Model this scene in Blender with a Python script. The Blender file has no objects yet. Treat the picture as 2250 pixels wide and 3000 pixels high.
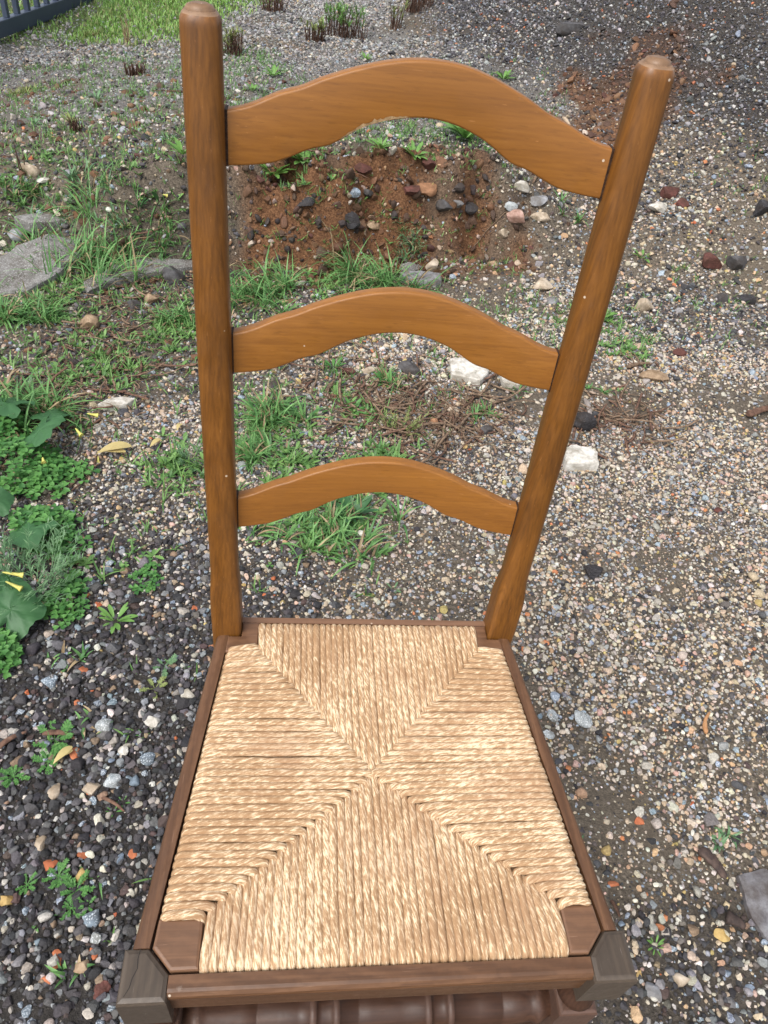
import bpy, bmesh, math, random
import numpy as np
from mathutils import Vector, Matrix, Euler

rnd = random.Random(11)
RNG = np.random.default_rng(11)
sc = bpy.context.scene
col = sc.collection

# ------------------------------------------------------------------ camera
CAM = (-0.0947, -0.166, 1.1663)
YAW, PITCH, ROLL, FPX = 0.1695, 0.7451, 0.1497, 2121.5
_cy, _sy, _cp, _sp = math.cos(YAW), math.sin(YAW), math.cos(PITCH), math.sin(PITCH)
_f = np.array([_sy * _cp, _cy * _cp, -_sp]); _r = np.array([_cy, -_sy, 0.0]); _u = np.cross(_r, _f)
_cr, _sr = math.cos(ROLL), math.sin(ROLL)
CR, CU, CF = _cr * _r + _sr * _u, -_sr * _r + _cr * _u, _f
cd = bpy.data.cameras.new('camera'); cam = bpy.data.objects.new('camera', cd); col.objects.link(cam)
m = Matrix(((CR[0], CU[0], -CF[0], CAM[0]), (CR[1], CU[1], -CF[1], CAM[1]), (CR[2], CU[2], -CF[2], CAM[2]), (0, 0, 0, 1)))
cam.matrix_world = m
cd.sensor_fit = 'VERTICAL'; cd.sensor_height = 34.6; cd.sensor_width = 25.95
cd.lens = 34.6 * FPX / 3000
cd.clip_start = 0.02; cd.clip_end = 600
cd.dof.use_dof = True; cd.dof.focus_distance = 0.95; cd.dof.aperture_fstop = 30.0
sc.camera = cam

# ------------------------------------------------------------------ sky, sun, exposure
SUN_EL, SUN_AZ = math.radians(56), math.radians(222)     # azimuth of the sun, clockwise from +Y
w = bpy.data.worlds.new('World'); sc.world = w; w.use_nodes = True
nt = w.node_tree; nt.nodes.clear()
sky = nt.nodes.new('ShaderNodeTexSky'); sky.sky_type = 'NISHITA'; sky.sun_disc = False
sky.sun_elevation = SUN_EL; sky.sun_rotation = SUN_AZ; sky.dust_density = 3.0; sky.air_density = 1.0
hs = nt.nodes.new('ShaderNodeHueSaturation'); hs.inputs['Saturation'].default_value = 0.42   # overcast: grey sky
bg = nt.nodes.new('ShaderNodeBackground'); bg.inputs['Strength'].default_value = 0.15
wo = nt.nodes.new('ShaderNodeOutputWorld')
nt.links.new(sky.outputs[0], hs.inputs['Color']); nt.links.new(hs.outputs[0], bg.inputs['Color']); nt.links.new(bg.outputs[0], wo.inputs['Surface'])
sl = bpy.data.lights.new('sun', 'SUN'); sl.energy = 1.5; sl.angle = math.radians(35); sl.color = (1.0, 0.98, 0.95)
so = bpy.data.objects.new('sun', sl); col.objects.link(so)
sd = Vector((math.sin(SUN_AZ) * math.cos(SUN_EL), math.cos(SUN_AZ) * math.cos(SUN_EL), math.sin(SUN_EL)))
so.rotation_euler = sd.to_track_quat('Z', 'Y').to_euler(); so.location = (0, 0, 6)
sc.view_settings.view_transform = 'Standard'; sc.view_settings.look = 'None'
sc.view_settings.exposure = 0.84; sc.view_settings.gamma = 1.0

# ------------------------------------------------------------------ helpers
def tag(o, label=None, cat=None, group=None, kind=None):
    if label: o['label'] = label
    if cat: o['category'] = cat
    if group: o['group'] = group
    if kind: o['kind'] = kind
    return o

def empty(name, loc=(0, 0, 0)):
    o = bpy.data.objects.new(name, None); col.objects.link(o); o.location = loc
    o.empty_display_size = 0.05
    return o

class MB:
    def __init__(s): s.v = []; s.f = []; s.sm = []
    def add(s, vs, fs, smooth=True):
        k = len(s.v); s.v.extend([tuple(map(float, p)) for p in vs])
        s.f.extend([tuple(i + k for i in f) for f in fs]); s.sm.extend([smooth] * len(fs))
    def build(s, name, mat, parent=None, origin=None):
        """vertices are in world space; the object's origin goes to `origin` or its parent's"""
        me = bpy.data.meshes.new(name)
        base = Vector((0, 0, 0))
        if parent is not None:
            pp = parent
            while pp is not None: base = base + pp.location; pp = pp.parent
        if origin is not None: base = Vector(origin)
        vs = [(x - base.x, y - base.y, z - base.z) for x, y, z in s.v]
        me.from_pydata(vs, [], s.f); me.polygons.foreach_set('use_smooth', s.sm)
        me.materials.append(mat); me.update()
        o = bpy.data.objects.new(name, me); col.objects.link(o)
        if parent is not None: o.parent = parent
        else: o.location = base
        return o

def loft(mb, rings, cap=True, smooth=True, closed=True):
    n = len(rings[0]); vs = [p for r in rings for p in r]; fs = []
    for i in range(len(rings) - 1):
        for j in range(n if closed else n - 1):
            a = i * n + j; b = i * n + (j + 1) % n
            fs.append((a, b, b + n, a + n))
    mb.add(vs, fs, smooth)
    if cap:
        mb.add(rings[0], [tuple(range(n - 1, -1, -1))], False)
        mb.add(rings[-1], [tuple(range(n))], False)

def lerp(a, b, t): return a + (b - a) * t
def sst(a, b, x):
    t = min(1, max(0, (x - a) / (b - a))); return t * t * (3 - 2 * t)
def interp(x, xs, ys): return float(np.interp(x, xs, ys))

# numpy value noise
_tab = np.random.default_rng(5).random((256, 256))
def vn(x, y):
    x = np.asarray(x, float); y = np.asarray(y, float)
    xi = np.floor(x).astype(int); yi = np.floor(y).astype(int); fx = x - xi; fy = y - yi
    fx = fx * fx * (3 - 2 * fx); fy = fy * fy * (3 - 2 * fy)
    a = _tab[xi % 256, yi % 256]; b = _tab[(xi + 1) % 256, yi % 256]; c = _tab[xi % 256, (yi + 1) % 256]; d = _tab[(xi + 1) % 256, (yi + 1) % 256]
    return (a * (1 - fx) + b * fx) * (1 - fy) + (c * (1 - fx) + d * fx) * fy
def fbm(x, y, o=3):
    t = 0; a = 0.5; s = 0
    for k in range(o): t = t + a * vn(x * 2 ** k + 17.3 * k, y * 2 ** k + 9.1 * k); s += a; a *= .5
    return t / s
def sm(a, b, x):
    t = np.clip((np.asarray(x, float) - a) / (b - a), 0, 1); return t * t * (3 - 2 * t)

# ------------------------------------------------------------------ terrain
def height(x, y):
    x = np.asarray(x, float); y = np.asarray(y, float)
    n1 = fbm(x * 1.3 + 3, y * 1.3 + 7) - .5
    n2 = fbm(x * 6, y * 6, 2) - .5
    h = 0.035 * n1 * sm(.3, 2.0, np.hypot(x, y)) + 0.016 * n2
    foot = 2.36 + .12 * np.sin(x * 2.1 + .5) + .25 * (fbm(x * 2 + 40, 3 + 0 * x) - .5) + .16 * (fbm(x * 7 + 4, y * 3, 2) - .5)
    rise = .25 * sm(-2.2, -.2, x) * (1 - .62 * sm(.55, 1.3, x)) + .03
    cl = np.abs(fbm(x * 6 + 5, y * 7, 4) - .5)
    st = sm(0, .20 + .25 * sm(.5, 1.2, x) + .2 * sm(-.5, -1.2, x), y - foot)
    h = h + rise * st + .55 * (.10 - cl) * np.maximum(st, sm(-.12, 0, y - foot) * .4) * sm(.6, .25, y - foot) * sm(-.9, -.4, x) * sm(1.0, .6, x)
    h = h + .03 * sm(3.0, 7.0, y)
    # heap of gravel at the back right
    d = np.hypot((x - 3.9) / 1.0, (y - 6.0) / 1.15)
    hp = 1.95 * sm(0, 1, (3.95 - d) / 3.5)
    h = h + hp * (1 + .1 * (fbm(x * .9, y * .9) - .5))
    return h
def hz(x, y): return float(height(x, y))

_T = np.concatenate([np.arange(.6, 4, .004), np.arange(4, 14, .02)])
S16 = 2250 / 1659.0
def at(u, v):
    """point of the terrain seen at photo position u, v (1659 px wide copy of the photograph)"""
    d = (u * S16 - 1125) / FPX * CR + (1500 - v * S16) / FPX * CU + CF
    P = np.array(CAM)[None] + _T[:, None] * d[None]
    below = P[:, 2] < height(P[:, 0], P[:, 1])
    i = int(np.argmax(below)) if below.any() else len(_T) - 1
    return P[i], float(_T[i])
def px(w, t): return w * S16 * t / FPX

# ------------------------------------------------------------------ materials
def mat(name):
    m = bpy.data.materials.new(name); m.use_nodes = True
    nt = m.node_tree; b = nt.nodes['Principled BSDF']
    return m, nt, b
def N(nt, t, **k):
    n = nt.nodes.new(t)
    for a, b in k.items():
        if a in n.inputs: n.inputs[a].default_value = b
        else: setattr(n, a, b)
    return n
def L(nt, a, b): nt.links.new(a, b)
def ramp(nt, src, stops):
    r = N(nt, 'ShaderNodeValToRGB'); e = r.color_ramp.elements
    while len(e) > 1: e.remove(e[-1])
    e[0].position = stops[0][0]; e[0].color = (*stops[0][1], 1)
    for p, c in stops[1:]:
        q = e.new(p); q.color = (*c, 1)
    L(nt, src, r.inputs[0]); return r.outputs[0]
def mixc(nt, fac, a, b, mode='MIX'):
    n = N(nt, 'ShaderNodeMix', data_type='RGBA', blend_type=mode)
    if hasattr(fac, 'links'): L(nt, fac, n.inputs[0])
    else: n.inputs[0].default_value = fac
    for s, i in ((a, 6), (b, 7)):
        if hasattr(s, 'links'): L(nt, s, n.inputs[i])
        else: n.inputs[i].default_value = (*s, 1)
    return n.outputs[2]
def noise(nt, vec, scale, detail=3, rough=.55, dist=0.0):
    n = N(nt, 'ShaderNodeTexNoise', Scale=scale, Detail=detail, Roughness=rough, Distortion=dist)
    if vec is not None: L(nt, vec, n.inputs['Vector'])
    return n.outputs[0]
def mapping(nt, vec, scale=(1, 1, 1), rot=(0, 0, 0), loc=(0, 0, 0)):
    n = N(nt, 'ShaderNodeMapping'); n.inputs['Scale'].default_value = scale; n.inputs['Rotation'].default_value = rot; n.inputs['Location'].default_value = loc
    L(nt, vec, n.inputs['Vector']); return n.outputs[0]
def bump(nt, b, h, strength=.3, dist=.002):
    n = N(nt, 'ShaderNodeBump', Strength=strength, Distance=dist); L(nt, h, n.inputs['Height']); L(nt, n.outputs[0], b.inputs['Normal']); return n

def wood(name, axis, dark, mid, light, rough=.38, arcs=.35, wear=0.12, coat=.06, wearcol=(.33, .27, .22), rings=80.0):
    m, nt, b = mat(name)
    tc = N(nt, 'ShaderNodeTexCoord').outputs['Object']
    oi = N(nt, 'ShaderNodeObjectInfo')
    add = N(nt, 'ShaderNodeVectorMath', operation='ADD'); L(nt, tc, add.inputs[0])
    mul = N(nt, 'ShaderNodeVectorMath', operation='SCALE'); L(nt, oi.outputs['Random'], mul.inputs['Scale']); mul.inputs[0].default_value = (.31, .17, 0.9)
    L(nt, mul.outputs[0], add.inputs[1]); v = add.outputs[0]
    s = [360, 360, 360]; s[axis] = 2.6
    fine = noise(nt, mapping(nt, v, tuple(s)), 1.0, 4, .6)
    s2 = [120, 120, 120]; s2[axis] = .9
    broad = noise(nt, mapping(nt, v, tuple(s2)), 1.0, 3, .55)
    s3 = [520, 520, 520]; s3[axis] = 60
    fleck = noise(nt, mapping(nt, v, tuple(s3)), 1.0, 1, .5)
    # growth rings cut at a slant give the nested arcs of flat sawn wood
    rot = [0, 0, 0]
    if axis == 2: rot = [math.radians(2.2), math.radians(1.0), 0]
    elif axis == 0: rot = [0, math.radians(2.5), math.radians(2)]
    else: rot = [math.radians(2.5), 0, math.radians(2)]
    wv = N(nt, 'ShaderNodeTexWave', wave_type='RINGS', rings_direction='XYZ'[axis], Scale=rings, Distortion=3.0, Detail=3.0)
    wv.inputs['Detail Scale'].default_value = 1.3
    L(nt, mapping(nt, tc, (1, 1, 1), tuple(rot), (.004, .013, .004)), wv.inputs['Vector'])
    mixn = N(nt, 'ShaderNodeMix', data_type='FLOAT'); mixn.inputs[0].default_value = arcs * .45
    mm = N(nt, 'ShaderNodeMath', operation='ADD'); L(nt, fine, mm.inputs[0]); L(nt, broad, mm.inputs[1])
    hh = N(nt, 'ShaderNodeMath', operation='MULTIPLY'); L(nt, mm.outputs[0], hh.inputs[0]); hh.inputs[1].default_value = .5
    L(nt, hh.outputs[0], mixn.inputs[2]); L(nt, wv.outputs['Fac'], mixn.inputs[3])
    c = ramp(nt, mixn.outputs[0], [(.24, dark), (.50, mid), (.76, light)])
    cl = noise(nt, mapping(nt, v, (9, 9, 9)), 1.0, 3)
    c = mixc(nt, ramp(nt, cl, [(.40, (0, 0, 0)), (.80, (.40, .40, .40))]), c, dark)
    fl = ramp(nt, fleck, [(.62, (0, 0, 0)), (.72, (.35, .35, .35))])
    c = mixc(nt, fl, c, tuple(x * .55 for x in mid))
    # scuffs
    sc1 = noise(nt, mapping(nt, v, (55, 55, 55)), 1.0, 6, .75, .4)
    wm = ramp(nt, sc1, [(.66, (0, 0, 0)), (.74, (1, 1, 1))])
    k = N(nt, 'ShaderNodeMath', operation='MULTIPLY'); L(nt, wm, k.inputs[0]); k.inputs[1].default_value = wear
    c = mixc(nt, k.outputs[0], c, wearcol)
    # long fine scratches
    for ang, thr in ((.35, .735), (-.6, .745), (1.2, .75)):
        rr_ = [0, 0, 0]; rr_[(axis + 1) % 3] = ang; rr_[(axis + 2) % 3] = ang * .7
        ss = [900, 900, 900]; ss[axis] = 26
        scr = noise(nt, mapping(nt, v, tuple(ss), tuple(rr_), (ang, 1, 2)), 1.0, 2, .5)
        kk = N(nt, 'ShaderNodeMath', operation='MULTIPLY'); L(nt, ramp(nt, scr, [(thr, (0, 0, 0)), (thr + .03, (1, 1, 1))]), kk.inputs[0]); kk.inputs[1].default_value = .25 + wear
        c = mixc(nt, kk.outputs[0], c, tuple(min(1, x * 1.5 + .06) for x in light))
    # tiny pale paint specks
    vo = N(nt, 'ShaderNodeTexVoronoi', Scale=46.0); L(nt, v, vo.inputs['Vector'])
    sp = ramp(nt, vo.outputs['Distance'], [(.045, (1, 1, 1)), (.06, (0, 0, 0))])
    k2 = N(nt, 'ShaderNodeMath', operation='MULTIPLY'); L(nt, sp, k2.inputs[0]); k2.inputs[1].default_value = .8
    vsel = ramp(nt, vo.outputs['Color'], [(.62, (0, 0, 0)), (.64, (1, 1, 1))])
    k3 = N(nt, 'ShaderNodeMath', operation='MULTIPLY'); L(nt, k2.outputs[0], k3.inputs[0]); L(nt, vsel, k3.inputs[1])
    c = mixc(nt, k3.outputs[0], c, (.6, .5, .38))
    # rub marks on the edges
    geo = N(nt, 'ShaderNodeNewGeometry')
    er = ramp(nt, geo.outputs['Pointiness'], [(.53, (0, 0, 0)), (.60, (1, 1, 1))])
    ke = N(nt, 'ShaderNodeMath', operation='MULTIPLY'); L(nt, er, ke.inputs[0]); ke.inputs[1].default_value = .30
    c = mixc(nt, ke.outputs[0], c, tuple(min(1, x * 1.7 + .05) for x in light))
    L(nt, c, b.inputs['Base Color'])
    rr = ramp(nt, sc1, [(.3, (rough - .08,) * 3), (.75, (rough + .2,) * 3)]); L(nt, rr, b.inputs['Roughness'])
    b.inputs['Specular IOR Level'].default_value = .36
    b.inputs['Coat Weight'].default_value = coat; b.inputs['Coat Roughness'].default_value = .3
    bump(nt, b, mixn.outputs[0], .12, .0006)
    return m

AMB = dict(dark=(.165, .062, .011), mid=(.252, .099, .016), light=(.325, .135, .024))
BRN = dict(dark=(.056, .025, .011), mid=(.108, .050, .0225), light=(.172, .085, .041))
M_post = wood('varnished_post_wood', 2, (.062, .024, .006), (.158, .061, .0105), (.250, .099, .0175), rough=.36, arcs=.12, rings=130.0)
M_slat = wood('varnished_slat_wood', 0, **AMB, rough=.42, arcs=.10)
M_railx = wood('brown_rail_wood_x', 0, **BRN, rough=.42, arcs=.3, wear=.25)
M_raily = wood('brown_rail_wood_y', 1, **BRN, rough=.42, arcs=.3, wear=.3)
M_turn = wood('brown_turned_wood', 2, (.028, .012, .007), (.054, .024, .013), (.085, .040, .023), rough=.48, arcs=.3, wear=.3)
M_tip = wood('worn_post_tip', 1, (.080, .040, .018), (.150, .080, .038), (.23, .135, .072), rough=.5, arcs=.2, wear=.7, wearcol=(.33, .27, .22))
M_str = wood('shaded_stretcher_wood', 0, (.028, .012, .007), (.054, .024, .013), (.085, .040, .023), rough=.5, arcs=.2, wear=.2)  # darker than the rails: shade below the front rail put into the colour
M_block = wood('worn_leg_wood', 1, (.020, .013, .008), (.040, .027, .017), (.070, .049, .031), rough=.42, arcs=.3, wear=.7, wearcol=(.15, .12, .09))

# rush cord
M_rush, nt, b = mat('twisted_straw')
fa = N(nt, 'ShaderNodeAttribute', attribute_name='fib').outputs['Vector']
oi = N(nt, 'ShaderNodeObjectInfo')
sh = N(nt, 'ShaderNodeVectorMath', operation='ADD'); L(nt, fa, sh.inputs[0])
sh2 = N(nt, 'ShaderNodeCombineXYZ'); mlt = N(nt, 'ShaderNodeMath', operation='MULTIPLY'); L(nt, oi.outputs['Random'], mlt.inputs[0]); mlt.inputs[1].default_value = 61.0
L(nt, mlt.outputs[0], sh2.inputs[2]); L(nt, mlt.outputs[0], sh2.inputs[0]); L(nt, sh2.outputs[0], sh.inputs[1])
fv = sh.outputs[0]
n1 = noise(nt, mapping(nt, fv, (2.8, 2.8, 130)), 1.0, 4, .62)
n2 = noise(nt, mapping(nt, fv, (6.5, 6.5, 60)), 1.0, 3, .65)
tc = N(nt, 'ShaderNodeTexCoord').outputs['Object']
big = noise(nt, mapping(nt, tc, (7, 7, 7)), 1.0, 3)
a1 = N(nt, 'ShaderNodeMath', operation='MULTIPLY_ADD'); L(nt, big, a1.inputs[0]); a1.inputs[1].default_value = .40; L(nt, n1, a1.inputs[2])
a2 = N(nt, 'ShaderNodeMath', operation='SUBTRACT'); L(nt, a1.outputs[0], a2.inputs[0]); a2.inputs[1].default_value = .20
c = ramp(nt, a2.outputs[0], [(.375, (.71, .565, .390)), (.455, (.62, .465, .292)), (.492, (.43, .278, .155)), (.62, (.31, .182, .092))])
c = mixc(nt, ramp(nt, n2, [(.56, (0, 0, 0)), (.70, (.55, .55, .55))]), c, (.33, .205, .11))
c = mixc(nt, ramp(nt, n2, [(.28, (.35, .35, .35)), (.40, (0, 0, 0))]), c, (.74, .63, .46))
stn = noise(nt, mapping(nt, tc, (16, 16, 16), (0, 0, 0), (3, 1, 0)), 1.0, 5, .7)
c = mixc(nt, ramp(nt, stn, [(.49, (0, 0, 0)), (.66, (.60, .60, .60))]), c, (.34, .20, .11))
L(nt, c, b.inputs['Base Color']); b.inputs['Roughness'].default_value = .8
b.inputs['Specular IOR Level'].default_value = .18
bump(nt, b, n2, .32, .0010)
M_rushpad, nt, b = mat('straw_padding'); b.inputs['Base Color'].default_value = (.16, .10, .05, 1); b.inputs['Roughness'].default_value = .9
L(nt, ramp(nt, noise(nt, N(nt, 'ShaderNodeTexCoord').outputs['Object'], 90), [(.3, (.10, .06, .03)), (.7, (.22, .14, .07))]), b.inputs['Base Color'])

def plain(name, c1, c2, scale=30, rough=.7, spec=.3, bmp=.4, bd=.004, detail=5, sss=None):
    m, nt, b = mat(name)
    tc = N(nt, 'ShaderNodeTexCoord').outputs['Object']
    n = noise(nt, tc, scale, detail, .62)
    c = ramp(nt, n, [(.32, c1), (.68, c2)])
    L(nt, c, b.inputs['Base Color']); b.inputs['Roughness'].default_value = rough; b.inputs['Specular IOR Level'].default_value = spec
    if bmp: bump(nt, b, n, bmp, bd)
    return m

def stone(name, c1, c2, scale=60, speck=None, rough=.72, pits=0.0):
    m, nt, b = mat(name)
    tc = N(nt, 'ShaderNodeTexCoord').outputs['Object']
    oi = N(nt, 'ShaderNodeObjectInfo')
    ad = N(nt, 'ShaderNodeVectorMath', operation='ADD'); L(nt, tc, ad.inputs[0]); L(nt, oi.outputs['Location'], ad.inputs[1]); v = ad.outputs[0]
    n = noise(nt, v, scale, 6, .68)
    c = ramp(nt, n, [(.30, c1), (.70, c2)])
    lo = noise(nt, v, scale * .35, 5, .65)
    c = mixc(nt, ramp(nt, lo, [(.42, (0, 0, 0)), (.62, (.75, .75, .75))]), c, (c1[0] * .45 + .02, c1[1] * .42 + .012, c1[2] * .36 + .006))
    if speck:
        vo = noise(nt, v, scale * 6, 2, .5)
        c = mixc(nt, ramp(nt, vo, [(.56, (0, 0, 0)), (.62, (.85, .85, .85))]), c, speck)
    L(nt, c, b.inputs['Base Color']); b.inputs['Roughness'].default_value = rough; b.inputs['Specular IOR Level'].default_value = .35
    h = n
    if pits:
        vo = N(nt, 'ShaderNodeTexVoronoi', Scale=scale * 4.0); L(nt, v, vo.inputs['Vector'])
        mm = N(nt, 'ShaderNodeMath', operation='MULTIPLY_ADD'); L(nt, vo.outputs['Distance'], mm.inputs[0]); mm.inputs[1].default_value = pits; L(nt, n, mm.inputs[2]); h = mm.outputs[0]
    bump(nt, b, h, .7, .004)
    return m
ST = {
 'white': stone('chalk_stone', (.42, .39, .33), (.72, .69, .63), 70),
 'cream': stone('cream_stone', (.36, .28, .20), (.58, .49, .38), 55),
 'tan': stone('tan_stone', (.24, .16, .095), (.44, .32, .21), 55),
 'grey': stone('grey_stone', (.17, .17, .175), (.33, .33, .34), 60),
 'concrete': stone('weathered_concrete', (.105, .098, .088), (.235, .226, .212), 45, speck=(.36, .35, .335)),
 'blue': stone('blue_grey_stone', (.13, .17, .22), (.27, .33, .38), 70, speck=(.55, .60, .63)),
 'granite': stone('pale_granite', (.26, .29, .30), (.45, .47, .47), 70, speck=(.62, .64, .63)),
 'black': stone('black_lava_stone', (.016, .015, .017), (.055, .052, .055), 60, pits=.8, rough=.8),
 'dark': stone('dark_grey_stone', (.045, .043, .045), (.11, .105, .105), 60, rough=.75),
 'maroon': stone('maroon_lava_stone', (.060, .020, .016), (.15, .055, .042), 60, pits=.5, rough=.8),
 'pink': stone('pink_stone', (.34, .19, .15), (.52, .36, .30), 50),
 'brick': stone('orange_brick', (.34, .090, .035), (.50, .18, .080), 60),
 'yellow': stone('ochre_stone', (.36, .22, .06), (.55, .40, .17), 50),
 'slate': stone('grey_purple_slate', (.085, .075, .078), (.215, .21, .215), 60),
 'clay': stone('orange_clay', (.22, .105, .052), (.38, .20, .105), 60),
}

def leafmat(name, c1, c2, rough=.5, trans=.25, scale=60):
    m, nt, b = mat(name)
    oi = N(nt, 'ShaderNodeObjectInfo'); tc = N(nt, 'ShaderNodeTexCoord').outputs['Object']
    n = noise(nt, tc, scale, 2)
    g = N(nt, 'ShaderNodeNewGeometry').outputs['Random Per Island']
    mm = N(nt, 'ShaderNodeMath', operation='MULTIPLY_ADD'); L(nt, g, mm.inputs[0]); mm.inputs[1].default_value = .6; 
    m2 = N(nt, 'ShaderNodeMath', operation='MULTIPLY'); L(nt, n, m2.inputs[0]); m2.inputs[1].default_value = .5; L(nt, m2.outputs[0], mm.inputs[2])
    c = ramp(nt, mm.outputs[0], [(.2, c1), (.85, c2)])
    L(nt, c, b.inputs['Base Color']); b.inputs['Roughness'].default_value = rough; b.inputs['Specular IOR Level'].default_value = .4
    tr = N(nt, 'ShaderNodeBsdfTranslucent'); L(nt, c, tr.inputs['Color'])
    mx = N(nt, 'ShaderNodeMixShader'); mx.inputs[0].default_value = trans
    out = nt.nodes['Material Output']; L(nt, b.outputs[0], mx.inputs[1]); L(nt, tr.outputs[0], mx.inputs[2]); L(nt, mx.outputs[0], out.inputs['Surface'])
    return m
G_grass = leafmat('grass_blade', (.05, .145, .040), (.185, .37, .115))
G_dark = leafmat('deep_green_leaf', (.018, .070, .024), (.060, .16, .055), trans=.15, scale=25)
G_clover = leafmat('clover_leaf', (.035, .13, .028), (.13, .31, .075), trans=.3)
G_ros = leafmat('rosette_leaf', (.075, .18, .035), (.18, .35, .080))
G_blue = leafmat('blue_green_leaf', (.075, .165, .070), (.18, .31, .15))
G_olive = leafmat('olive_grass', (.14, .19, .05), (.30, .34, .12))
G_dry = leafmat('dry_straw', (.16, .11, .055), (.40, .30, .17), trans=.1)
G_stem = plain('dry_brown_stem', (.035, .018, .012), (.12, .065, .042), 120, .85)
G_yel = leafmat('yellow_petal', (.66, .60, .10), (.80, .76, .26), trans=.35)
G_ydry = leafmat('yellowed_leaf', (.36, .27, .09), (.56, .46, .21), trans=.15)
G_bark = plain('red_brown_bark', (.055, .028, .019), (.20, .112, .074), 70, .85, bd=.006)
G_twig = plain('grey_brown_twig', (.06, .036, .023), (.27, .185, .12), 90, .85)

# soil
M_soil, nt, b = mat('damp_soil')
v = N(nt, 'ShaderNodeNewGeometry').outputs['Position']
n1 = noise(nt, v, 2.2, 4); n2 = noise(nt, v, 130, 5, .7); n3 = noise(nt, v, 420, 3, .7)
c = ramp(nt, n2, [(.30, (.044, .035, .027)), (.52, (.145, .118, .088)), (.72, (.29, .24, .18))])
c = mixc(nt, ramp(nt, n1, [(.40, (0, 0, 0)), (.62, (.55, .55, .55))]), c, (.150, .120, .088))
at1 = N(nt, 'ShaderNodeAttribute', attribute_name='clay').outputs['Fac']
cl = ramp(nt, n2, [(.30, (.060, .026, .013)), (.52, (.165, .078, .036)), (.72, (.34, .175, .085))])
c = mixc(nt, at1, c, cl)
ats = N(nt, 'ShaderNodeAttribute', attribute_name='strip').outputs['Fac']
c = mixc(nt, ats, c, ramp(nt, n2, [(.3, (.075, .070, .064)), (.7, (.27, .258, .24))]))
at2 = N(nt, 'ShaderNodeAttribute', attribute_name='turf').outputs['Fac']
c = mixc(nt, at2, c, ramp(nt, n2, [(.3, (.035, .055, .016)), (.7, (.12, .16, .05))]))
# far away single stones are too small to be built: speckle
at4 = N(nt, 'ShaderNodeAttribute', attribute_name='lava').outputs['Fac']
c = mixc(nt, at4, c, ramp(nt, n2, [(.3, (.010, .010, .010)), (.7, (.045, .042, .042))]))
vo = N(nt, 'ShaderNodeTexVoronoi', Scale=75.0); L(nt, v, vo.inputs['Vector'])
spc = ramp(nt, vo.outputs['Color'], [(.15, (.05, .05, .052)), (.5, (.17, .155, .14)), (.85, (.42, .39, .35))])
at3 = N(nt, 'ShaderNodeAttribute', attribute_name='far').outputs['Fac']
c = mixc(nt, at3, c, spc)
L(nt, c, b.inputs['Base Color']); b.inputs['Roughness'].default_value = .88; b.inputs['Specular IOR Level'].default_value = .25
ad = N(nt, 'ShaderNodeMath', operation='MULTIPLY_ADD'); L(nt, n3, ad.inputs[0]); ad.inputs[1].default_value = .4; L(nt, n2, ad.inputs[2])
bump(nt, b, ad.outputs[0], .9, .012)

# gravel, coloured one by one
M_grav, nt, b = mat('mixed_gravel')
ca = N(nt, 'ShaderNodeAttribute', attribute_name='stone_col', attribute_type='INSTANCER').outputs['Color']
sa = N(nt, 'ShaderNodeAttribute', attribute_name='stone_spk', attribute_type='INSTANCER').outputs['Fac']
tc = N(nt, 'ShaderNodeTexCoord').outputs['Object']
pos = N(nt, 'ShaderNodeNewGeometry').outputs['Position']
n = noise(nt, pos, 260, 4, .7)
c = mixc(nt, 1.0, ca, ramp(nt, n, [(.25, (.55, .54, .53)), (.75, (1.35, 1.35, 1.35))]), 'MULTIPLY')
ns = noise(nt, pos, 520, 2, .5)
k = N(nt, 'ShaderNodeMath', operation='MULTIPLY'); L(nt, ramp(nt, ns, [(.52, (0, 0, 0)), (.58, (1, 1, 1))]), k.inputs[0]); L(nt, sa, k.inputs[1])
c = mixc(nt, k.outputs[0], c, (.50, .53, .54))
L(nt, c, b.inputs['Base Color']); b.inputs['Roughness'].default_value = .7; b.inputs['Specular IOR Level'].default_value = .35
bump(nt, b, n, .6, .003)

# ------------------------------------------------------------------ ground sheet
def spaced(lo, hi, a, bb, step, grow):
    xs = list(np.arange(a, bb, step)); s = step
    x = xs[-1]
    while x < hi: s *= grow; x += s; xs.append(x)
    s = step; x = xs[0]; left = []
    while x > lo: s *= grow; x -= s; left.append(x)
    return np.array(left[::-1] + xs)
gx = spaced(-150, 150, -2.4, 3.0, .022, 1.10); gy = spaced(-60, 300, -.5, 5.0, .022, 1.08)
GX, GY = np.meshgrid(gx, gy)
GZ = height(GX, GY)
near = 1 - sm(3.2, 6.0, GY)
GZ = GZ + near * .006 * (fbm(GX * 28, GY * 28, 2) - .5)

# where the clay shows, where turf grows (world positions of the place)
def seg(x, y, ax, ay, bx, by):
    t = np.clip(((x - ax) * (bx - ax) + (y - ay) * (by - ay)) / ((bx - ax) ** 2 + (by - ay) ** 2), 0, 1)
    return np.hypot(x - ax - t * (bx - ax), y - ay - t * (by - ay))
A_, B_ = at(560, 500)[0], at(1000, 450)[0]
C_, D_ = at(1120, 330)[0], at(1420, 115)[0]
FENA, FENB = at(-60, 114)[0], at(230, -18)[0]
def clay(x, y):
    nz = fbm(x * 5 + 2, y * 5 + 1, 3) - .5
    d1 = seg(x, y, A_[0], A_[1] - .04, B_[0], B_[1] - .04) + nz * .45
    d2 = seg(x, y, C_[0], C_[1], D_[0], D_[1]) + nz * .9
    return np.clip(1.0 * sm(.26, .08, d1) + .95 * sm(.32, .02, d2), 0, 1)
TURF = at(300, 22)[0]
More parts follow.
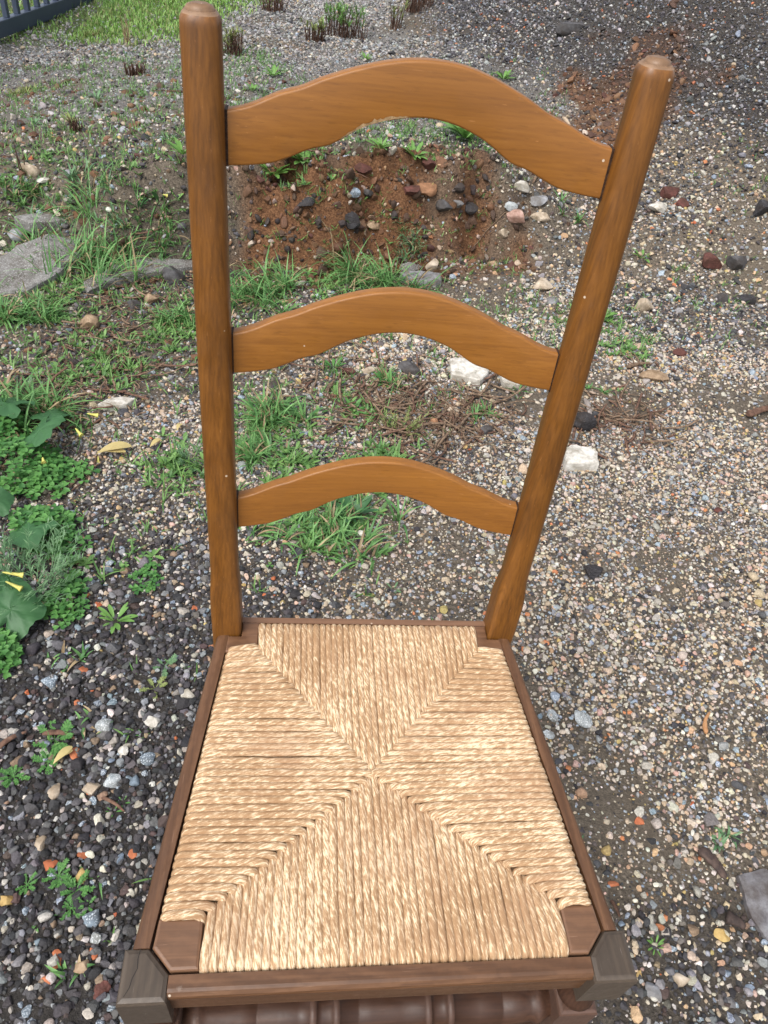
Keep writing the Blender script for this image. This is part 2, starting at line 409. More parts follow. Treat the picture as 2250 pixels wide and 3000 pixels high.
def turf(x, y):
    nz = fbm(x * 1.6 + 5, y * 1.6 + 3, 3) - .5
    a = sm(4.3, 5.2, y + nz * 1.2 + .25 * (x + 1.2)) * sm(-.25, -.75, x + nz * .7 - .10 * (y - 5))
    bq = .7 * sm(.55, .15, np.hypot((x + 1.7), (y - 3.1)) + nz * .5)
    return np.clip(a + bq * .6, 0, 1)
def weedy(x, y):
    """overgrown dark soil behind and left of the chair"""
    n = fbm(x * 2.4 + 3, y * 2.4 + 14, 3) - .5
    return sm(.25, -.45, x + n * .5 + .05 * (y - 2)) * sm(1.35, 1.75, y + n * .7) * sm(4.3, 3.2, y + n * .8)
def lava_p(x, y):
    n = fbm(x * 2.2 + 11, y * 2.2 + 4, 3) - .5
    p = .95 * sm(.15, -.28, x + .22 * (y - .4) + n * .5) * sm(1.25, .55, y + n * .6)
    p = np.maximum(p, .55 * sm(.55, .75, vn(x * 2.3 + 31, y * 2.3 + 8)))
    p = np.maximum(p, .40 * sm(2.2, 3.0, y))
    p = np.maximum(p, .55 * weedy(x, y))
    return np.clip(p + .10, 0, 1)
nxg, nyg = len(gx), len(gy)
me = bpy.data.meshes.new('ground')
vs = np.stack([GX.ravel(), GY.ravel(), GZ.ravel()], 1)
idx = np.arange(nxg * nyg).reshape(nyg, nxg)
q = np.stack([idx[:-1, :-1].ravel(), idx[:-1, 1:].ravel(), idx[1:, 1:].ravel(), idx[1:, :-1].ravel()], 1)
me.vertices.add(len(vs)); me.vertices.foreach_set('co', vs.ravel())
me.loops.add(q.size); me.loops.foreach_set('vertex_index', q.ravel().astype(np.int32))
me.polygons.add(len(q)); me.polygons.foreach_set('loop_start', np.arange(0, q.size, 4, dtype=np.int32))
try: me.polygons.foreach_set('loop_total', np.full(len(q), 4, dtype=np.int32))
except Exception: pass
me.polygons.foreach_set('use_smooth', np.ones(len(q), bool))
me.update(calc_edges=True)
def _strip(x, y): return sm(2.7, 3.4, y) * sm(1.5, .5, x - .2 * (y - 3)) * sm(.35, .6, fbm(x * 3 + 1, y * 3 + 6, 3)) * .8 * (1 - clay(x, y))
for nm, arr in (('strip', _strip(GX, GY)), ('clay', clay(GX, GY)), ('turf', turf(GX, GY)), ('lava', np.maximum(np.clip(lava_p(GX, GY) - .15, 0, 1) * sm(1.6, 1.0, GY), .75 * sm(.05, .25, GZ - .2 * sm(2.3, 2.7, GY)) * sm(.3, .9, GX))), ('far', sm(5.5, 7.5, GY) * .8)):
    a = me.attributes.new(nm, 'FLOAT', 'POINT'); a.data.foreach_set('value', np.asarray(arr, np.float32).ravel())
me.materials.append(M_soil)
ground = bpy.data.objects.new('ground', me); col.objects.link(ground); tag(ground, kind='structure')

# ------------------------------------------------------------------ stones
def rock_verts(rg, sub, cuts=9, rough=.05, lo=.55, hi=.92):
    bm = bmesh.new(); bmesh.ops.create_icosphere(bm, subdivisions=sub, radius=1)
    V = np.array([v.co[:] for v in bm.verts]); F = [tuple(v.index for v in f.verts) for f in bm.faces]; bm.free()
    V0 = V.copy()
    for k in range(cuts):
        d = rg.normal(size=3); d /= np.linalg.norm(d); h = rg.uniform(lo, hi)
        s = V @ d; over = np.clip(s - h, 0, None); V = V - over[:, None] * d[None] * .96
    if rough:
        ph = rg.uniform(0, 6, (5, 3)); fr = rg.uniform(2, 7, (5, 3))
        nn = sum(np.sin(V0 @ fr[i] + ph[i, 0]) for i in range(5)) / 5
        V = V * (1 + rough * nn)[:, None]
    return V / np.abs(V).max(0)[None], F

# pebble prototypes, shared by every stone of the gravel
pcol = bpy.data.collections.new('pebble_shapes')
NPEB = 20
for i in range(NPEB):
    rg = np.random.default_rng(100 + i)
    V, F = rock_verts(rg, 2, cuts=int(rg.integers(9, 16)), rough=.035, lo=.38, hi=.8)
    pm = bpy.data.meshes.new('pebble'); pm.from_pydata([tuple(v) for v in V], [], F)
    pm.polygons.foreach_set('use_smooth', [True] * len(F)); pm.materials.append(M_grav)
    if i % 4: pm.set_sharp_from_angle(angle=math.radians(24))
    pcol.objects.link(bpy.data.objects.new('pebble_%02d' % i, pm))

def gravel_nodes():
    g = bpy.data.node_groups.new('scatter_stones', 'GeometryNodeTree')
    g.interface.new_socket('Geometry', in_out='INPUT', socket_type='NodeSocketGeometry')
    g.interface.new_socket('Geometry', in_out='OUTPUT', socket_type='NodeSocketGeometry')
    n = g.nodes; gi = n.new('NodeGroupInput'); go = n.new('NodeGroupOutput')
    iop = n.new('GeometryNodeInstanceOnPoints'); ci = n.new('GeometryNodeCollectionInfo')
    ci.inputs['Collection'].default_value = pcol; ci.inputs['Separate Children'].default_value = True; ci.inputs['Reset Children'].default_value = True
    def na(name, t):
        a = n.new('GeometryNodeInputNamedAttribute'); a.data_type = t; a.inputs['Name'].default_value = name
        return a.outputs['Attribute']
    iop.inputs['Pick Instance'].default_value = True
    er = n.new('FunctionNodeEulerToRotation')
    l = g.links
    l.new(gi.outputs[0], iop.inputs['Points']); l.new(ci.outputs[0], iop.inputs['Instance'])
    l.new(na('stone_idx', 'INT'), iop.inputs['Instance Index'])
    l.new(na('stone_rot', 'FLOAT_VECTOR'), er.inputs[0]); l.new(er.outputs[0], iop.inputs['Rotation'])
    l.new(na('stone_scl', 'FLOAT_VECTOR'), iop.inputs['Scale'])
    l.new(iop.outputs[0], go.inputs[0])
    return g
GNG = gravel_nodes()

PAL_TAN = [((.50, .43, .335), 3.6), ((.44, .345, .24), 3.6), ((.39, .35, .30), 3.0), ((.25, .25, .255), 1.9), ((.22, .265, .32), 1.3), ((.54, .50, .44), 1.5), ((.46, .30, .18), 1.1), ((.06, .06, .063), 1.6), ((.14, .12, .105), 1.9), ((.46, .18, .08), .14), ((.45, .30, .24), .7), ((.44, .33, .13), .35)]
PAL_LAVA = [((.030, .028, .030), 6), ((.052, .048, .050), 6), ((.085, .080, .082), 4), ((.13, .125, .125), 2.4), ((.075, .050, .044), 1.0), ((.22, .22, .225), 1.6), ((.38, .34, .29), 1.3), ((.50, .46, .40), .8), ((.17, .21, .25), 1.1), ((.26, .18, .12), .5), ((.42, .12, .05), .07)]
PAL_HEAP = [((.040, .038, .042), 7), ((.085, .082, .088), 6), ((.15, .145, .15), 4.5), ((.25, .24, .245), 3), ((.38, .36, .34), 1.7), ((.50, .47, .43), .6), ((.30, .22, .15), 1.0), ((.19, .23, .28), 1), ((.40, .14, .07), .35)]
PAL_STRIP = [((.20, .195, .19), 5), ((.29, .28, .27), 5), ((.37, .36, .34), 3), ((.40, .385, .36), 1.4), ((.12, .115, .11), 3.4), ((.27, .22, .17), 2), ((.05, .048, .05), .8), ((.24, .26, .28), 1.2)]
PAL_CLOD = [((.12, .060, .031), 4), ((.165, .086, .045), 3), ((.075, .042, .027), 4), ((.040, .031, .027), 3), ((.085, .035, .026), 1.2)]
def strip_p(x, y): return sm(2.7, 3.4, y) * sm(1.5, .5, x - .2 * (y - 3))
def pal_arrays(p):
    c = np.array([k[0] for k in p]); wgt = np.array([k[1] for k in p], float); return c, wgt / wgt.sum()

def heap_p(x, y): return sm(.08, .3, height(x, y) - .17 * sm(2.3, 2.7, y)) * sm(.2, .8, x)

def scatter(cell, region, sizes, cover, seed, name, label, pal_all=None):
    rg = np.random.default_rng(seed)
    x0, x1, y0, y1 = region[:4]; clip = region[4]
    X, Y = np.meshgrid(np.arange(x0, x1, cell), np.arange(y0, y1, cell))
    X = X.ravel() + rg.uniform(-.55, .55, X.size) * cell; Y = Y.ravel() + rg.uniform(-.55, .55, Y.size) * cell
    k = clip(X, Y); X, Y = X[k], Y[k]
    k = rg.random(X.size) < cover(X, Y); X, Y = X[k], Y[k]
    n = X.size
    Z = height(X, Y); e = .004
    sx = (height(X + e, Y) - height(X - e, Y)) / (2 * e); sy = (height(X, Y + e) - height(X, Y - e)) / (2 * e)
    d = sizes(X, Y, rg)                                   # mean diameter of each stone
    asp = rg.uniform(.72, 1.25, (n, 2)); fl = rg.uniform(.45, .85, n)
    S = np.stack([d * .5 * asp[:, 0], d * .5 * asp[:, 1], d * .5 * fl], 1)
    Rt = np.stack([np.arctan(sy) + rg.normal(0, .3, n), -np.arctan(sx) + rg.normal(0, .3, n), rg.uniform(0, 6.283, n)], 1)
    Z = Z + S[:, 2] * (rg.uniform(-.35, .45, n) if pal_all else rg.uniform(.0, .7, n))
    pl, ph = lava_p(X, Y), heap_p(X, Y)
    u = rg.random(n); kind = np.where(u < ph, 2, np.where(u < ph + (1 - ph) * pl, 1, 0))
    kind = np.where((kind != 2) & (rg.random(n) < .85 * strip_p(X, Y)), 3, kind)
    if pal_all: kind[:] = 4
    Cc = np.zeros((n, 3)); spk = np.zeros(n)
    for kk, pal in enumerate((PAL_TAN, PAL_LAVA, PAL_HEAP, PAL_STRIP, pal_all or PAL_TAN)):
        c, wg = pal_arrays(pal); s = kind == kk
        ii = rg.choice(len(c), s.sum(), p=wg); Cc[s] = c[ii]
        spk[s] = np.where((c[ii][:, 2] > c[ii][:, 0] * 1.05) & (rg.random(s.sum()) < .75), rg.uniform(.5, 1, s.sum()), 0)
    Cc = Cc * rg.uniform(.74, 1.16, (n, 1)) * rg.uniform(.94, 1.06, (n, 3))
    cl = clay(X, Y)[:, None] * rg.uniform(0, .9, (n, 1)) * (.0 if pal_all else .6)
    Cc = Cc * (1 - cl) + np.array([.24, .12, .055]) * cl
    me = bpy.data.meshes.new(name); me.vertices.add(n); me.vertices.foreach_set('co', np.stack([X, Y, Z], 1).ravel())
    for nm, t, arr, key in (('stone_rot', 'FLOAT_VECTOR', Rt, 'vector'), ('stone_scl', 'FLOAT_VECTOR', S, 'vector'), ('stone_idx', 'INT', rg.integers(0, NPEB, n).astype(np.int32), 'value'),
                            ('stone_col', 'FLOAT_COLOR', np.c_[Cc, np.ones(n)], 'color'), ('stone_spk', 'FLOAT', spk, 'value')):
        a = me.attributes.new(nm, t, 'POINT'); a.data.foreach_set(key, np.asarray(arr, np.int32 if t == 'INT' else np.float32).ravel())
    me.materials.append(M_grav)
    o = bpy.data.objects.new(name, me); col.objects.link(o)
    md = o.modifiers.new('scatter', 'NODES'); md.node_group = GNG
    tag(o, label, 'gravel', kind='stuff')
    print(name, n)
    return o

def fan(m):   # the part of the ground the place shows, with a margin
    return lambda x, y: (x > -.62 - m - .235 * (y + .1)) & (x < .72 + m + .47 * (y + .1))
def soil_gap(x, y):
    """1 where stones lie thick, less where bare soil shows"""
    n = fbm(x * 3.1 + 9, y * 3.1 + 2, 3)
    g = 1 - .75 * sm(.47, .66, n) * sm(-.1, .4, x)
    g = g * (1 - .38 * sm(1.9, 2.4, y) * sm(.35, .6, fbm(x * 2 + 50, y * 2, 3)) * (1 - heap_p(x, y)))
    g = g * (1 - .52 * weedy(x, y))
    g = np.maximum(g, sm(.5, 1.0, x) * sm(1.8, 2.2, y) * (.78 - .25 * sm(.45, .7, fbm(x * 3, y * 3, 3))))
    g = np.maximum(g, heap_p(x, y) * .97)
    g = g * (1 - .8 * turf(x, y)) * (1 - .60 * clay(x, y))
    return g
def sz_near(x, y, rg):
    lv = lava_p(x, y)
    mean = .0072 + .0022 * sm(.25, .9, lv) * sm(1.6, .8, y) + .0012 * sm(1, 2, y)
    return np.clip(mean * np.exp(rg.normal(0, .36, x.size)), .0035, .030)
def sz_small(x, y, rg): return rg.uniform(.0022, .0055, x.size)
def sz_mid(x, y, rg): return (1 - .25 * strip_p(x, y)) * np.clip(.0100 * np.exp(rg.normal(0, .40, x.size)), .005, .04)
def sz_far(x, y, rg): return np.clip(.0122 * np.exp(rg.normal(0, .35, x.size)), .008, .045)
scatter(.0076, (-1.3, 2.1, -.25, 2.35, fan(.18)), sz_near, lambda x, y: soil_gap(x, y) * (1 - .12 * sm(.25, .9, lava_p(x, y)) * sm(1.6, .8, y)), 1, 'gravel', 'loose mixed gravel of tan, grey and black stones around the chair')
scatter(.0078, (-1.0, 1.5, -.1, 1.5, fan(.05)), sz_small, lambda x, y: .75 + 0 * x, 2, 'grit', 'fine grit between the gravel stones near the chair')
scatter(.0112, (-2.0, 3.2, 2.35, 4.2, fan(.25)), sz_mid, soil_gap, 3, 'gravel', 'grey and brown gravel on the bank behind the chair')
scatter(.0140, (-3.0, 6.0, 4.2, 7.6, fan(.3)), sz_far, lambda x, y: soil_gap(x, y) * sm(7.8, 6.6, y), 4, 'gravel', 'dark gravel of the heap and the strip before the turf')
def sz_clod(x, y, rg): return np.clip(.017 * np.exp(rg.normal(0, .5, x.size)), .006, .05)
scatter(.017, (-1.6, 2.6, 1.6, 6.5, fan(.2)), sz_clod, lambda x, y: .8 * clay(x, y) + .10 * weedy(x, y), 9, 'earth_clods', 'crumbled brown clods of earth on the bank', PAL_CLOD)
# bigger stones lying among the gravel
def sz_big(x, y, rg): return np.clip((.016 + .006 * sm(1.6, 2.6, y)) * np.exp(rg.normal(0, .28, x.size)), .012, .042)
scatter(.058, (-1.3, 2.2, -.2, 3.6, fan(.18)), sz_big, lambda x, y: .30 + .35 * sm(2.0, 2.6, y), 6, 'gravel', 'larger pebbles scattered over the finer gravel')

# ------------------------------------------------------------------ the chair
HS = .45                                             # seat frame height
chair = empty('ladder_back_chair', (0, .2, 0))
tag(chair, 'brown wooden ladder-back chair with woven rush seat standing on gravel', 'chair')
def yc(z): return .390 + (z - .45) * (.0755 / .612) if z > .45 else .390 + (.45 - z) * .045
def xpost(z): return interp(z, [0, .45, .60, .80, 1.07], [.170, .1692, .1708, .1722, .1732])

def post(s):
    mb = MB(); rings = []
    zs0 = [0, .004, .15, .3, .42, .46, .485, .497, .505, .513, .521, .529, .537, .546, .56, .6, .68, .76, .84, .92, 1.0, 1.03, 1.0485, 1.051, 1.0535, 1.056, 1.058]
    zs = [z if z < 1.01 else z + .004 for z in zs0]
    for z in zs:
        k = sst(.497, .552, z)                       # square below, rounded above
        a = lerp(.0172, .01575, k); n = lerp(9, 2.7, sst(.495, .540, z))
        a *= lerp(1, .955, sst(.75, 1.05, z))
        if z > 1.0525: a -= .0036 * ((z - 1.0525) / .0095) ** 3
        cx, cy = s * xpost(z), yc(z); ring = []
        for j in range(40):
            t = 2 * math.pi * (j + .5) / 40; c, q = math.cos(t), math.sin(t)
            r = a / (abs(c) ** n + abs(q) ** n) ** (1 / n)
            ring.append((cx + r * c, cy + r * q, z))
        rings.append(ring)
    cut = next(i for i, z in enumerate(zs) if z > 1.0580)
    loft(mb, rings[:cut + 1])
    body = mb.build('back_post', M_post, chair)
    mb = MB(); loft(mb, rings[cut:])
    cx, cy = s * xpost(1.062), yc(1.062); rr = []
    for r, z in ((.0112, 1.060), (.0110, 1.0622), (.0094, 1.0648), (.0055, 1.0662)):
        rr.append([(cx + r * math.cos(2 * math.pi * j / 20), cy + r * math.sin(2 * math.pi * j / 20), z) for j in range(20)])
    loft(mb, rr)
    mb.build('worn_tip', M_tip, body)
    return body
post(-1); post(1)

TX = [0, .010, .020, .030, .041, .055, .067, .080, .088, .0965, .103, .1115, .121, .130, .141, .150, .158, .175]
TZ = [.0840, .0837, .0828, .0812, .0788, .0748, .0708, .0660, .0628, .0583, .0560, .0540, .0505, .0462, .0418, .0400, .0388, .0380]
BX = [0, .008, .016, .0276, .040, .050, .0590, .067, .073, .0785, .086, .0930, .099, .107, .115, .125, .140, .157, .175]
BZ = [.0440, .0437, .0429, .0408, .0371, .0335, .0286, .0238, .0200, .0176, .0162, .0142, .0112, .0078, .0044, .0020, .0006, 0, 0]
M_joint = plain('dark_joint_line', (.018, .008, .004), (.05, .022, .010), 300, .7)
def slat(z0, wob):
    mb = MB(); rings = []; n = 72; th = .0125; rr = .0022
    for i in range(n + 1):
        x = lerp(-1, 1, i / n) * (xpost(z0) - .004)
        zt = z0 + sum(interp(abs(x) + d, TX, TZ) for d in (-.006, -.003, 0, .003, .006)) / 5 + wob * .0006 * math.sin(x * 40)
        zb = z0 + sum(interp(abs(x) + d, BX, BZ) for d in (-.004, 0, .004)) / 3 + wob * .0005 * math.sin(x * 55 + 1)
        if wob > .9 and -.062 < x < -.028: zb += .0016 * math.sin((x + .062) / .034 * math.pi)      # chipped lower edge
        bow = .012 * (1 - (x / .165) ** 2)
        def P(y, z): return (x, yc(z) + bow + y, z)
        ring = []
        for cyy, cz, a0 in ((th - rr, zb + rr, -90), (th - rr, zt - rr, 0), (rr, zt - rr, 90), (rr, zb + rr, 180)):
            for k in range(4):
                t = math.radians(a0 + 30 * k); ring.append(P(cyy + rr * math.cos(t), cz + rr * math.sin(t)))
        rings.append(ring)
    loft(mb, rings)
    so_ = mb.build('back_slat', M_slat, chair)
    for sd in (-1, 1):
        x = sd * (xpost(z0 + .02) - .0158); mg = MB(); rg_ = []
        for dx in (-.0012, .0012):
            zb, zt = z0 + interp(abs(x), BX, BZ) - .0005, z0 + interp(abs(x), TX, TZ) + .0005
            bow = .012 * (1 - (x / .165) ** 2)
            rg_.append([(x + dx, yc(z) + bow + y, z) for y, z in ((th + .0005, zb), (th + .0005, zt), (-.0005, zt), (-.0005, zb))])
        loft(mg, rg_, True, False); mg.build('joint_line', M_joint, so_)  # thin dark ring around the slat end at the post
    return so_
_ts = slat(.9605, 1.0)
mb = MB(); _top = []; _bot = []
for i in range(26):
    x = lerp(-.068, -.012, i / 25); zb = .9605 + sum(interp(abs(x) + d, BX, BZ) for d in (-.004, 0, .004)) / 3
    hh = (.0012 + .0022 * abs(math.sin(i * 1.7)) * abs(math.sin(i * .63))) * math.sin(math.pi * (i + .3) / 25.6)
    bw = .012 * (1 - (x / .165) ** 2) - .0003
    _top.append((x, yc(zb) + bw, zb + .0014 + hh)); _bot.append((x, yc(zb) + bw + .0006, zb + .0008))
loft(mb, [_bot, _top], False, False, False)
mb.build('chipped_edge', plain('raw_wood', (.42, .27, .13), (.58, .40, .22), 200, .8), _ts)
slat(.7800, .8); slat(.5965, .6)

def prism(mb, poly, z0, z1, bev=.0015, botbev=True, cen=None):
    """vertical prism with an eased top edge"""
    cx = sum(p[0] for p in poly) / len(poly); cy = sum(p[1] for p in poly) / len(poly)
    def ins(d):
        out = []; n = len(poly)
        for i in range(n):
            a, b_, c = Vector(poly[i - 1]), Vector(poly[i]), Vector(poly[(i + 1) % n])
            e1 = (b_ - a).normalized(); e2 = (c - b_).normalized()
            n1 = Vector((-e1.y, e1.x)); n2 = Vector((-e2.y, e2.x)); bi = (n1 + n2).normalized()
            out.append(b_ + bi * (d / max(.3, bi.dot(n1))))
        return out
    if sum(poly[i - 1][0] * poly[i][1] - poly[i][0] * poly[i - 1][1] for i in range(len(poly))) < 0: poly = poly[::-1]
    rings = []
    for d, z in ((0, z0), (0, z1 - bev), (bev * .3, z1 - bev * .35), (bev, z1)):
        rings.append([(p.x, p.y, z) for p in ins(d)])
    loft(mb, rings, True, False)

def lathe(mb, cx, cy, prof, n=28, axis='z'):
    rings = []
    for r, z in prof:
        ring = []
        for j in range(n):
            t = 2 * math.pi * j / n
            if axis == 'z': ring.append((cx + r * math.cos(t), cy + r * math.sin(t), z))
            elif axis == 'x': ring.append((z, cx + r * math.cos(t), cy + r * math.sin(t)))
            else: ring.append((cx + r * math.cos(t), z, cy + r * math.sin(t)))
        rings.append(ring)
    loft(mb, rings)

def front_leg(s):
    X = lambda x: s * x
    mb = MB()
    prism(mb, [(X(.2255), .0), (X(.2255), .0418), (X(.2050), .0418), (X(.1850), .0210), (X(.1850), .0)], .388, HS + .0005, .0048)
    leg = mb.build('front_leg', M_block, chair)
    mb = MB()
    lathe(mb, s * .205, .021, [(.0165, .388), (.0195, .384), (.0195, .378), (.015, .374), (.0125, .366), (.0135, .355), (.0175, .345), (.0195, .339), (.017, .334)])
    prism(mb, [(X(.2250), .0), (X(.2250), .0415), (X(.1850), .0415), (X(.1850), .0)], .262, .335, .004)
    lathe(mb, s * .205, .021, [(.0165, .263), (.0195, .257), (.0195, .25), (.014, .244), (.013, .23), (.0185, .20), (.0205, .17), (.018, .14), (.0135, .115), (.0195, .105), (.0195, .098), (.016, .09)])
    prism(mb, [(X(.2250), .0), (X(.2250), .0415), (X(.1850), .0415), (X(.1850), .0)], .035, .092, .004)
    lathe(mb, s * .205, .021, [(.012, -.004), (.017, .004), (.019, .018), (.015, .03), (.012, .036)])
    mb.build('turning', M_turn, leg)
    if s < 0:
        # drying crack across the worn left block
        mb = MB(); pts = [(-.2118, .0410), (-.2128, .033), (-.2120, .026), (-.2150, .019), (-.2162, .012), (-.2195, .006)]
        for a, b_ in zip(pts[:-1], pts[1:]):
            wv = .00028
            mb.add([(a[0] - wv, a[1], HS + .0007), (a[0] + wv, a[1], HS + .0007), (b_[0] + wv, b_[1], HS + .0007), (b_[0] - wv, b_[1], HS + .0007)], [(0, 1, 2, 3)], False)
        mb.build('crack', plain('crack_dark', (.010, .008, .006), (.02, .016, .012), bmp=0), leg)
front_leg(-1); front_leg(1)

# rails: cross sections lofted between two ends
def rail(name, secA, secB, mt):
    mb = MB(); n = 12
    rings = [[tuple(lerp(a[k], b_[k], i / n) for k in range(3)) for a, b_ in zip(secA, secB)] for i in range(n + 1)]
    loft(mb, rings, True, False)
    return mb.build(name, mt, chair)
fr_prof = [(.0205, HS - .0005), (.0205, .402), (.0082, .402), (.0070, .404), (.0070, .4300), (.0078, .4312), (.0118, .4318), (.0118, .4345), (.0070, .4352), (.0046, .4385), (.0042, .4420), (.0052, .4455), (.0078, .4485), (.0105, HS - .0006)]
rail('front_rail', [(-.1855, y, z) for y, z in fr_prof], [(.1855, y, z) for y, z in fr_prof], M_railx)
for s in (-1, 1):
    sp = [(0, HS - .0002), (0, .400), (.0145, .400), (.0155, .402), (.0155, .434), (.0138, .4355), (.0138, .437), (.0150, .4385), (.0148, .444), (.0132, .4478), (.0110, HS - .0008), (.006, HS - .0002)]
    A = [(s * (.2048 + d), .0412, z) for d, z in sp]; B = [(s * (.1662 + d), .3742, z) for d, z in sp]
    if s < 0: A, B = A[::-1], B[::-1]
    rail('side_rail', A, B, M_raily)
bp = [(.3935, HS), (.3935, .402), (.4030, .402), (.4030, HS - .002), (.4015, HS)]
rail('back_rail', [(-.156, y, z) for y, z in bp], [(.156, y, z) for y, z in bp], M_railx)
# stretchers
mb = MB()
R0 = [(-.186, .014), (-.182, .0150), (-.176, .0185), (-.170, .0205), (-.166, .0180), (-.160, .0175), (-.130, .0200), (-.1145, .0200), (-.1135, .0190), (-.1125, .0200), (-.075, .0190), (-.063, .0185), (-.0615, .0222), (-.056, .0222), (-.0545, .0185), (-.0500, .0172), (-.0440, .0185), (-.0395, .0185), (-.038, .0222), (-.033, .0222), (-.0315, .0185), (-.015, .0190), (-.0135, .0180), (-.012, .0190), (0.0, .0192), (.028, .0190)]
R1 = [(.0525, .0185), (.054, .0222), (.059, .0222), (.0605, .0185), (.065, .0172), (.071, .0172), (.0755, .0185), (.077, .0222), (.082, .0222), (.0835, .0185), (.11, .0195), (.132, .0200), (.133, .0190), (.134, .0200), (.155, .0190), (.162, .0175), (.166, .0180), (.170, .0205), (.176, .0185), (.182, .0150), (.186, .014)]
lathe(mb, .021, .300, [(r, x) for x, r in R0 + R1], 28, 'x')
mb.build('stretcher', M_str, chair)
for s in (-1, 1):
    mb = MB()
    for zz in (.225, .12):
        A, B = Vector((s * .204, .035, zz)), Vector((s * .170, .385, zz)); rings = []
        for i in range(9):
            c = A.lerp(B, i / 8); r = .0085 + .0035 * math.sin(math.pi * i / 8)
            rings.append([(c.x + r * math.cos(2 * math.pi * j / 14), c.y, c.z + r * math.sin(2 * math.pi * j / 14)) for j in range(14)])
        m2 = MB(); loft(m2, rings); m2.build('stretcher', M_raily, chair)
mb = MB(); lathe(mb, .401, .19, [(.009, -.165), (.011, -.08), (.0125, 0), (.011, .08), (.009, .165)], 14, 'x'); mb.build('stretcher', M_railx, chair)

# drop-in rush seat
seat_poly = [(-.2000, .0625), (-.1610, .0625), (-.1610, .0235), (.1650, .0235), (.1650, .0625), (.2000, .0625), (.1680, .356), (.1360, .356), (.1360, .3925), (-.1330, .3925), (-.1330, .356), (-.1680, .356)]
mb = MB(); zt = .4455
loft(mb, [[(x, y, .428) for x, y in seat_poly], [(x, y, zt) for x, y in seat_poly]], True, False)
rush = mb.build('rush_seat', M_rushpad, chair)
for s in (-1, 1):
    mb = MB(); xi = .1612 if s < 0 else .1668
    prism(mb, [(s * .2003, .0640), (s * xi, .0640), (s * xi, .0230), (s * .1850, .0228), (s * .2022, .0412)], .430, HS + .0012, .0030)
    mb.build('seat_corner', M_railx, rush)
    mb = MB(); xi = .1318 if s < 0 else .1375
    prism(mb, [(s * .1668, .3728), (s * .1688, .350), (s * xi, .350), (s * xi, .3930), (s * .1515, .3930), (s * .1515, .3728)], .430, HS + .0006, .0015)
    mb.build('seat_corner', M_railx, rush)

def cord(path, rad, seed):
    """a twisted straw cord: a tube with spiral strands"""
    rg = random.Random(seed)
    P = [Vector(p) for p in path]
    # resample
    d = [0]
    for a, b_ in zip(P[:-1], P[1:]): d.append(d[-1] + (b_ - a).length)
    tot = d[-1]; n = max(8, int(tot / .0042)); pts = []
    for i in range(n + 1):
        s = tot * i / n; k = max(0, min(len(d) - 2, int(np.searchsorted(d, s) - 1)))
        t = (s - d[k]) / max(1e-9, d[k + 1] - d[k]); pts.append(P[k].lerp(P[k + 1], t))
    K = 10; ph0 = rg.uniform(0, 6.28); pitch = rg.uniform(.065, .13); sgn = 1
    wob = rg.uniform(0, 6.28); V = []; F = []; fib = []
    for i, p in enumerate(pts):
        T = (pts[min(n, i + 1)] - pts[max(0, i - 1)]).normalized()
        side = T.cross(Vector((0, 0, 1)))
        if side.length < .15: side = T.cross(Vector((0, 0, 1)) + (Vector((1, 0, 0)) if abs(T.y) > .3 else Vector((0, 1, 0))) * .01)
        side.normalize(); up = side.cross(T).normalized()
        s = tot * i / n
        rr = rad * (1 + .05 * math.sin(s * 95 + wob) + rg.uniform(-.03, .03))
        if i == 0 or i == n: rr *= .6
        for j in range(K):
            th = 2 * math.pi * j / K; ph = th - sgn * s / pitch * 2 * math.pi + ph0
            r = rr * (1 + .022 * math.cos(2 * ph) + .02 * math.cos(5 * ph))
            V.append(p + side * (r * 1.04 * math.cos(th)) + up * (r * .86 * math.sin(th)))
            fib.append((math.cos(ph), math.sin(ph), s * 1.0))
    for i in range(n):
        for j in range(K): F.append((i * K + j, i * K + (j + 1) % K, (i + 1) * K + (j + 1) % K, (i + 1) * K + j))
    F.append(tuple(range(K - 1, -1, -1))); F.append(tuple(n * K + j for j in range(K)))
    mb = MB(); mb.add(V, F, True); o = mb.build('cord', M_rush, rush)
    a = o.data.attributes.new('fib', 'FLOAT_VECTOR', 'POINT'); a.data.foreach_set('vector', np.array(fib, np.float32).ravel())
    return o
CX, CYY = -.003, .199
FL, FR_, BL, BR = (-.1625, .0690), (.1672, .0690), (-.1312, .3500), (.1385, .3530)
ZC = .4505
def sag(x, y):
    e = min(1, max(abs(x) / .19, abs(y - .2) / .18)); return -.0035 * (1 - e * e)
def diag_y(x, front):
    if front: A = FL if x < CX else FR_
    else: A = BL if x < CX else BR
    t = (x - CX) / (A[0] - CX); t = max(0, min(1.1, t)); return CYY + (A[1] - CYY) * t
def diag_x(y, left):
    A = (FL if left else FR_) if y < CYY else (BL if left else BR)
    t = (y - CYY) / (A[1] - CYY); t = max(0, min(1.1, t)); return CX + (A[0] - CX) * t
seed = 0
def runs(a, b_, pitch):
    n = int(round((b_ - a) / pitch)); out = []
    for i in range(n): out.append(lerp(a, b_, (i + .5) / n) + rnd.uniform(-.00045, .00045))
    return out, (b_ - a) / n
RK = .560
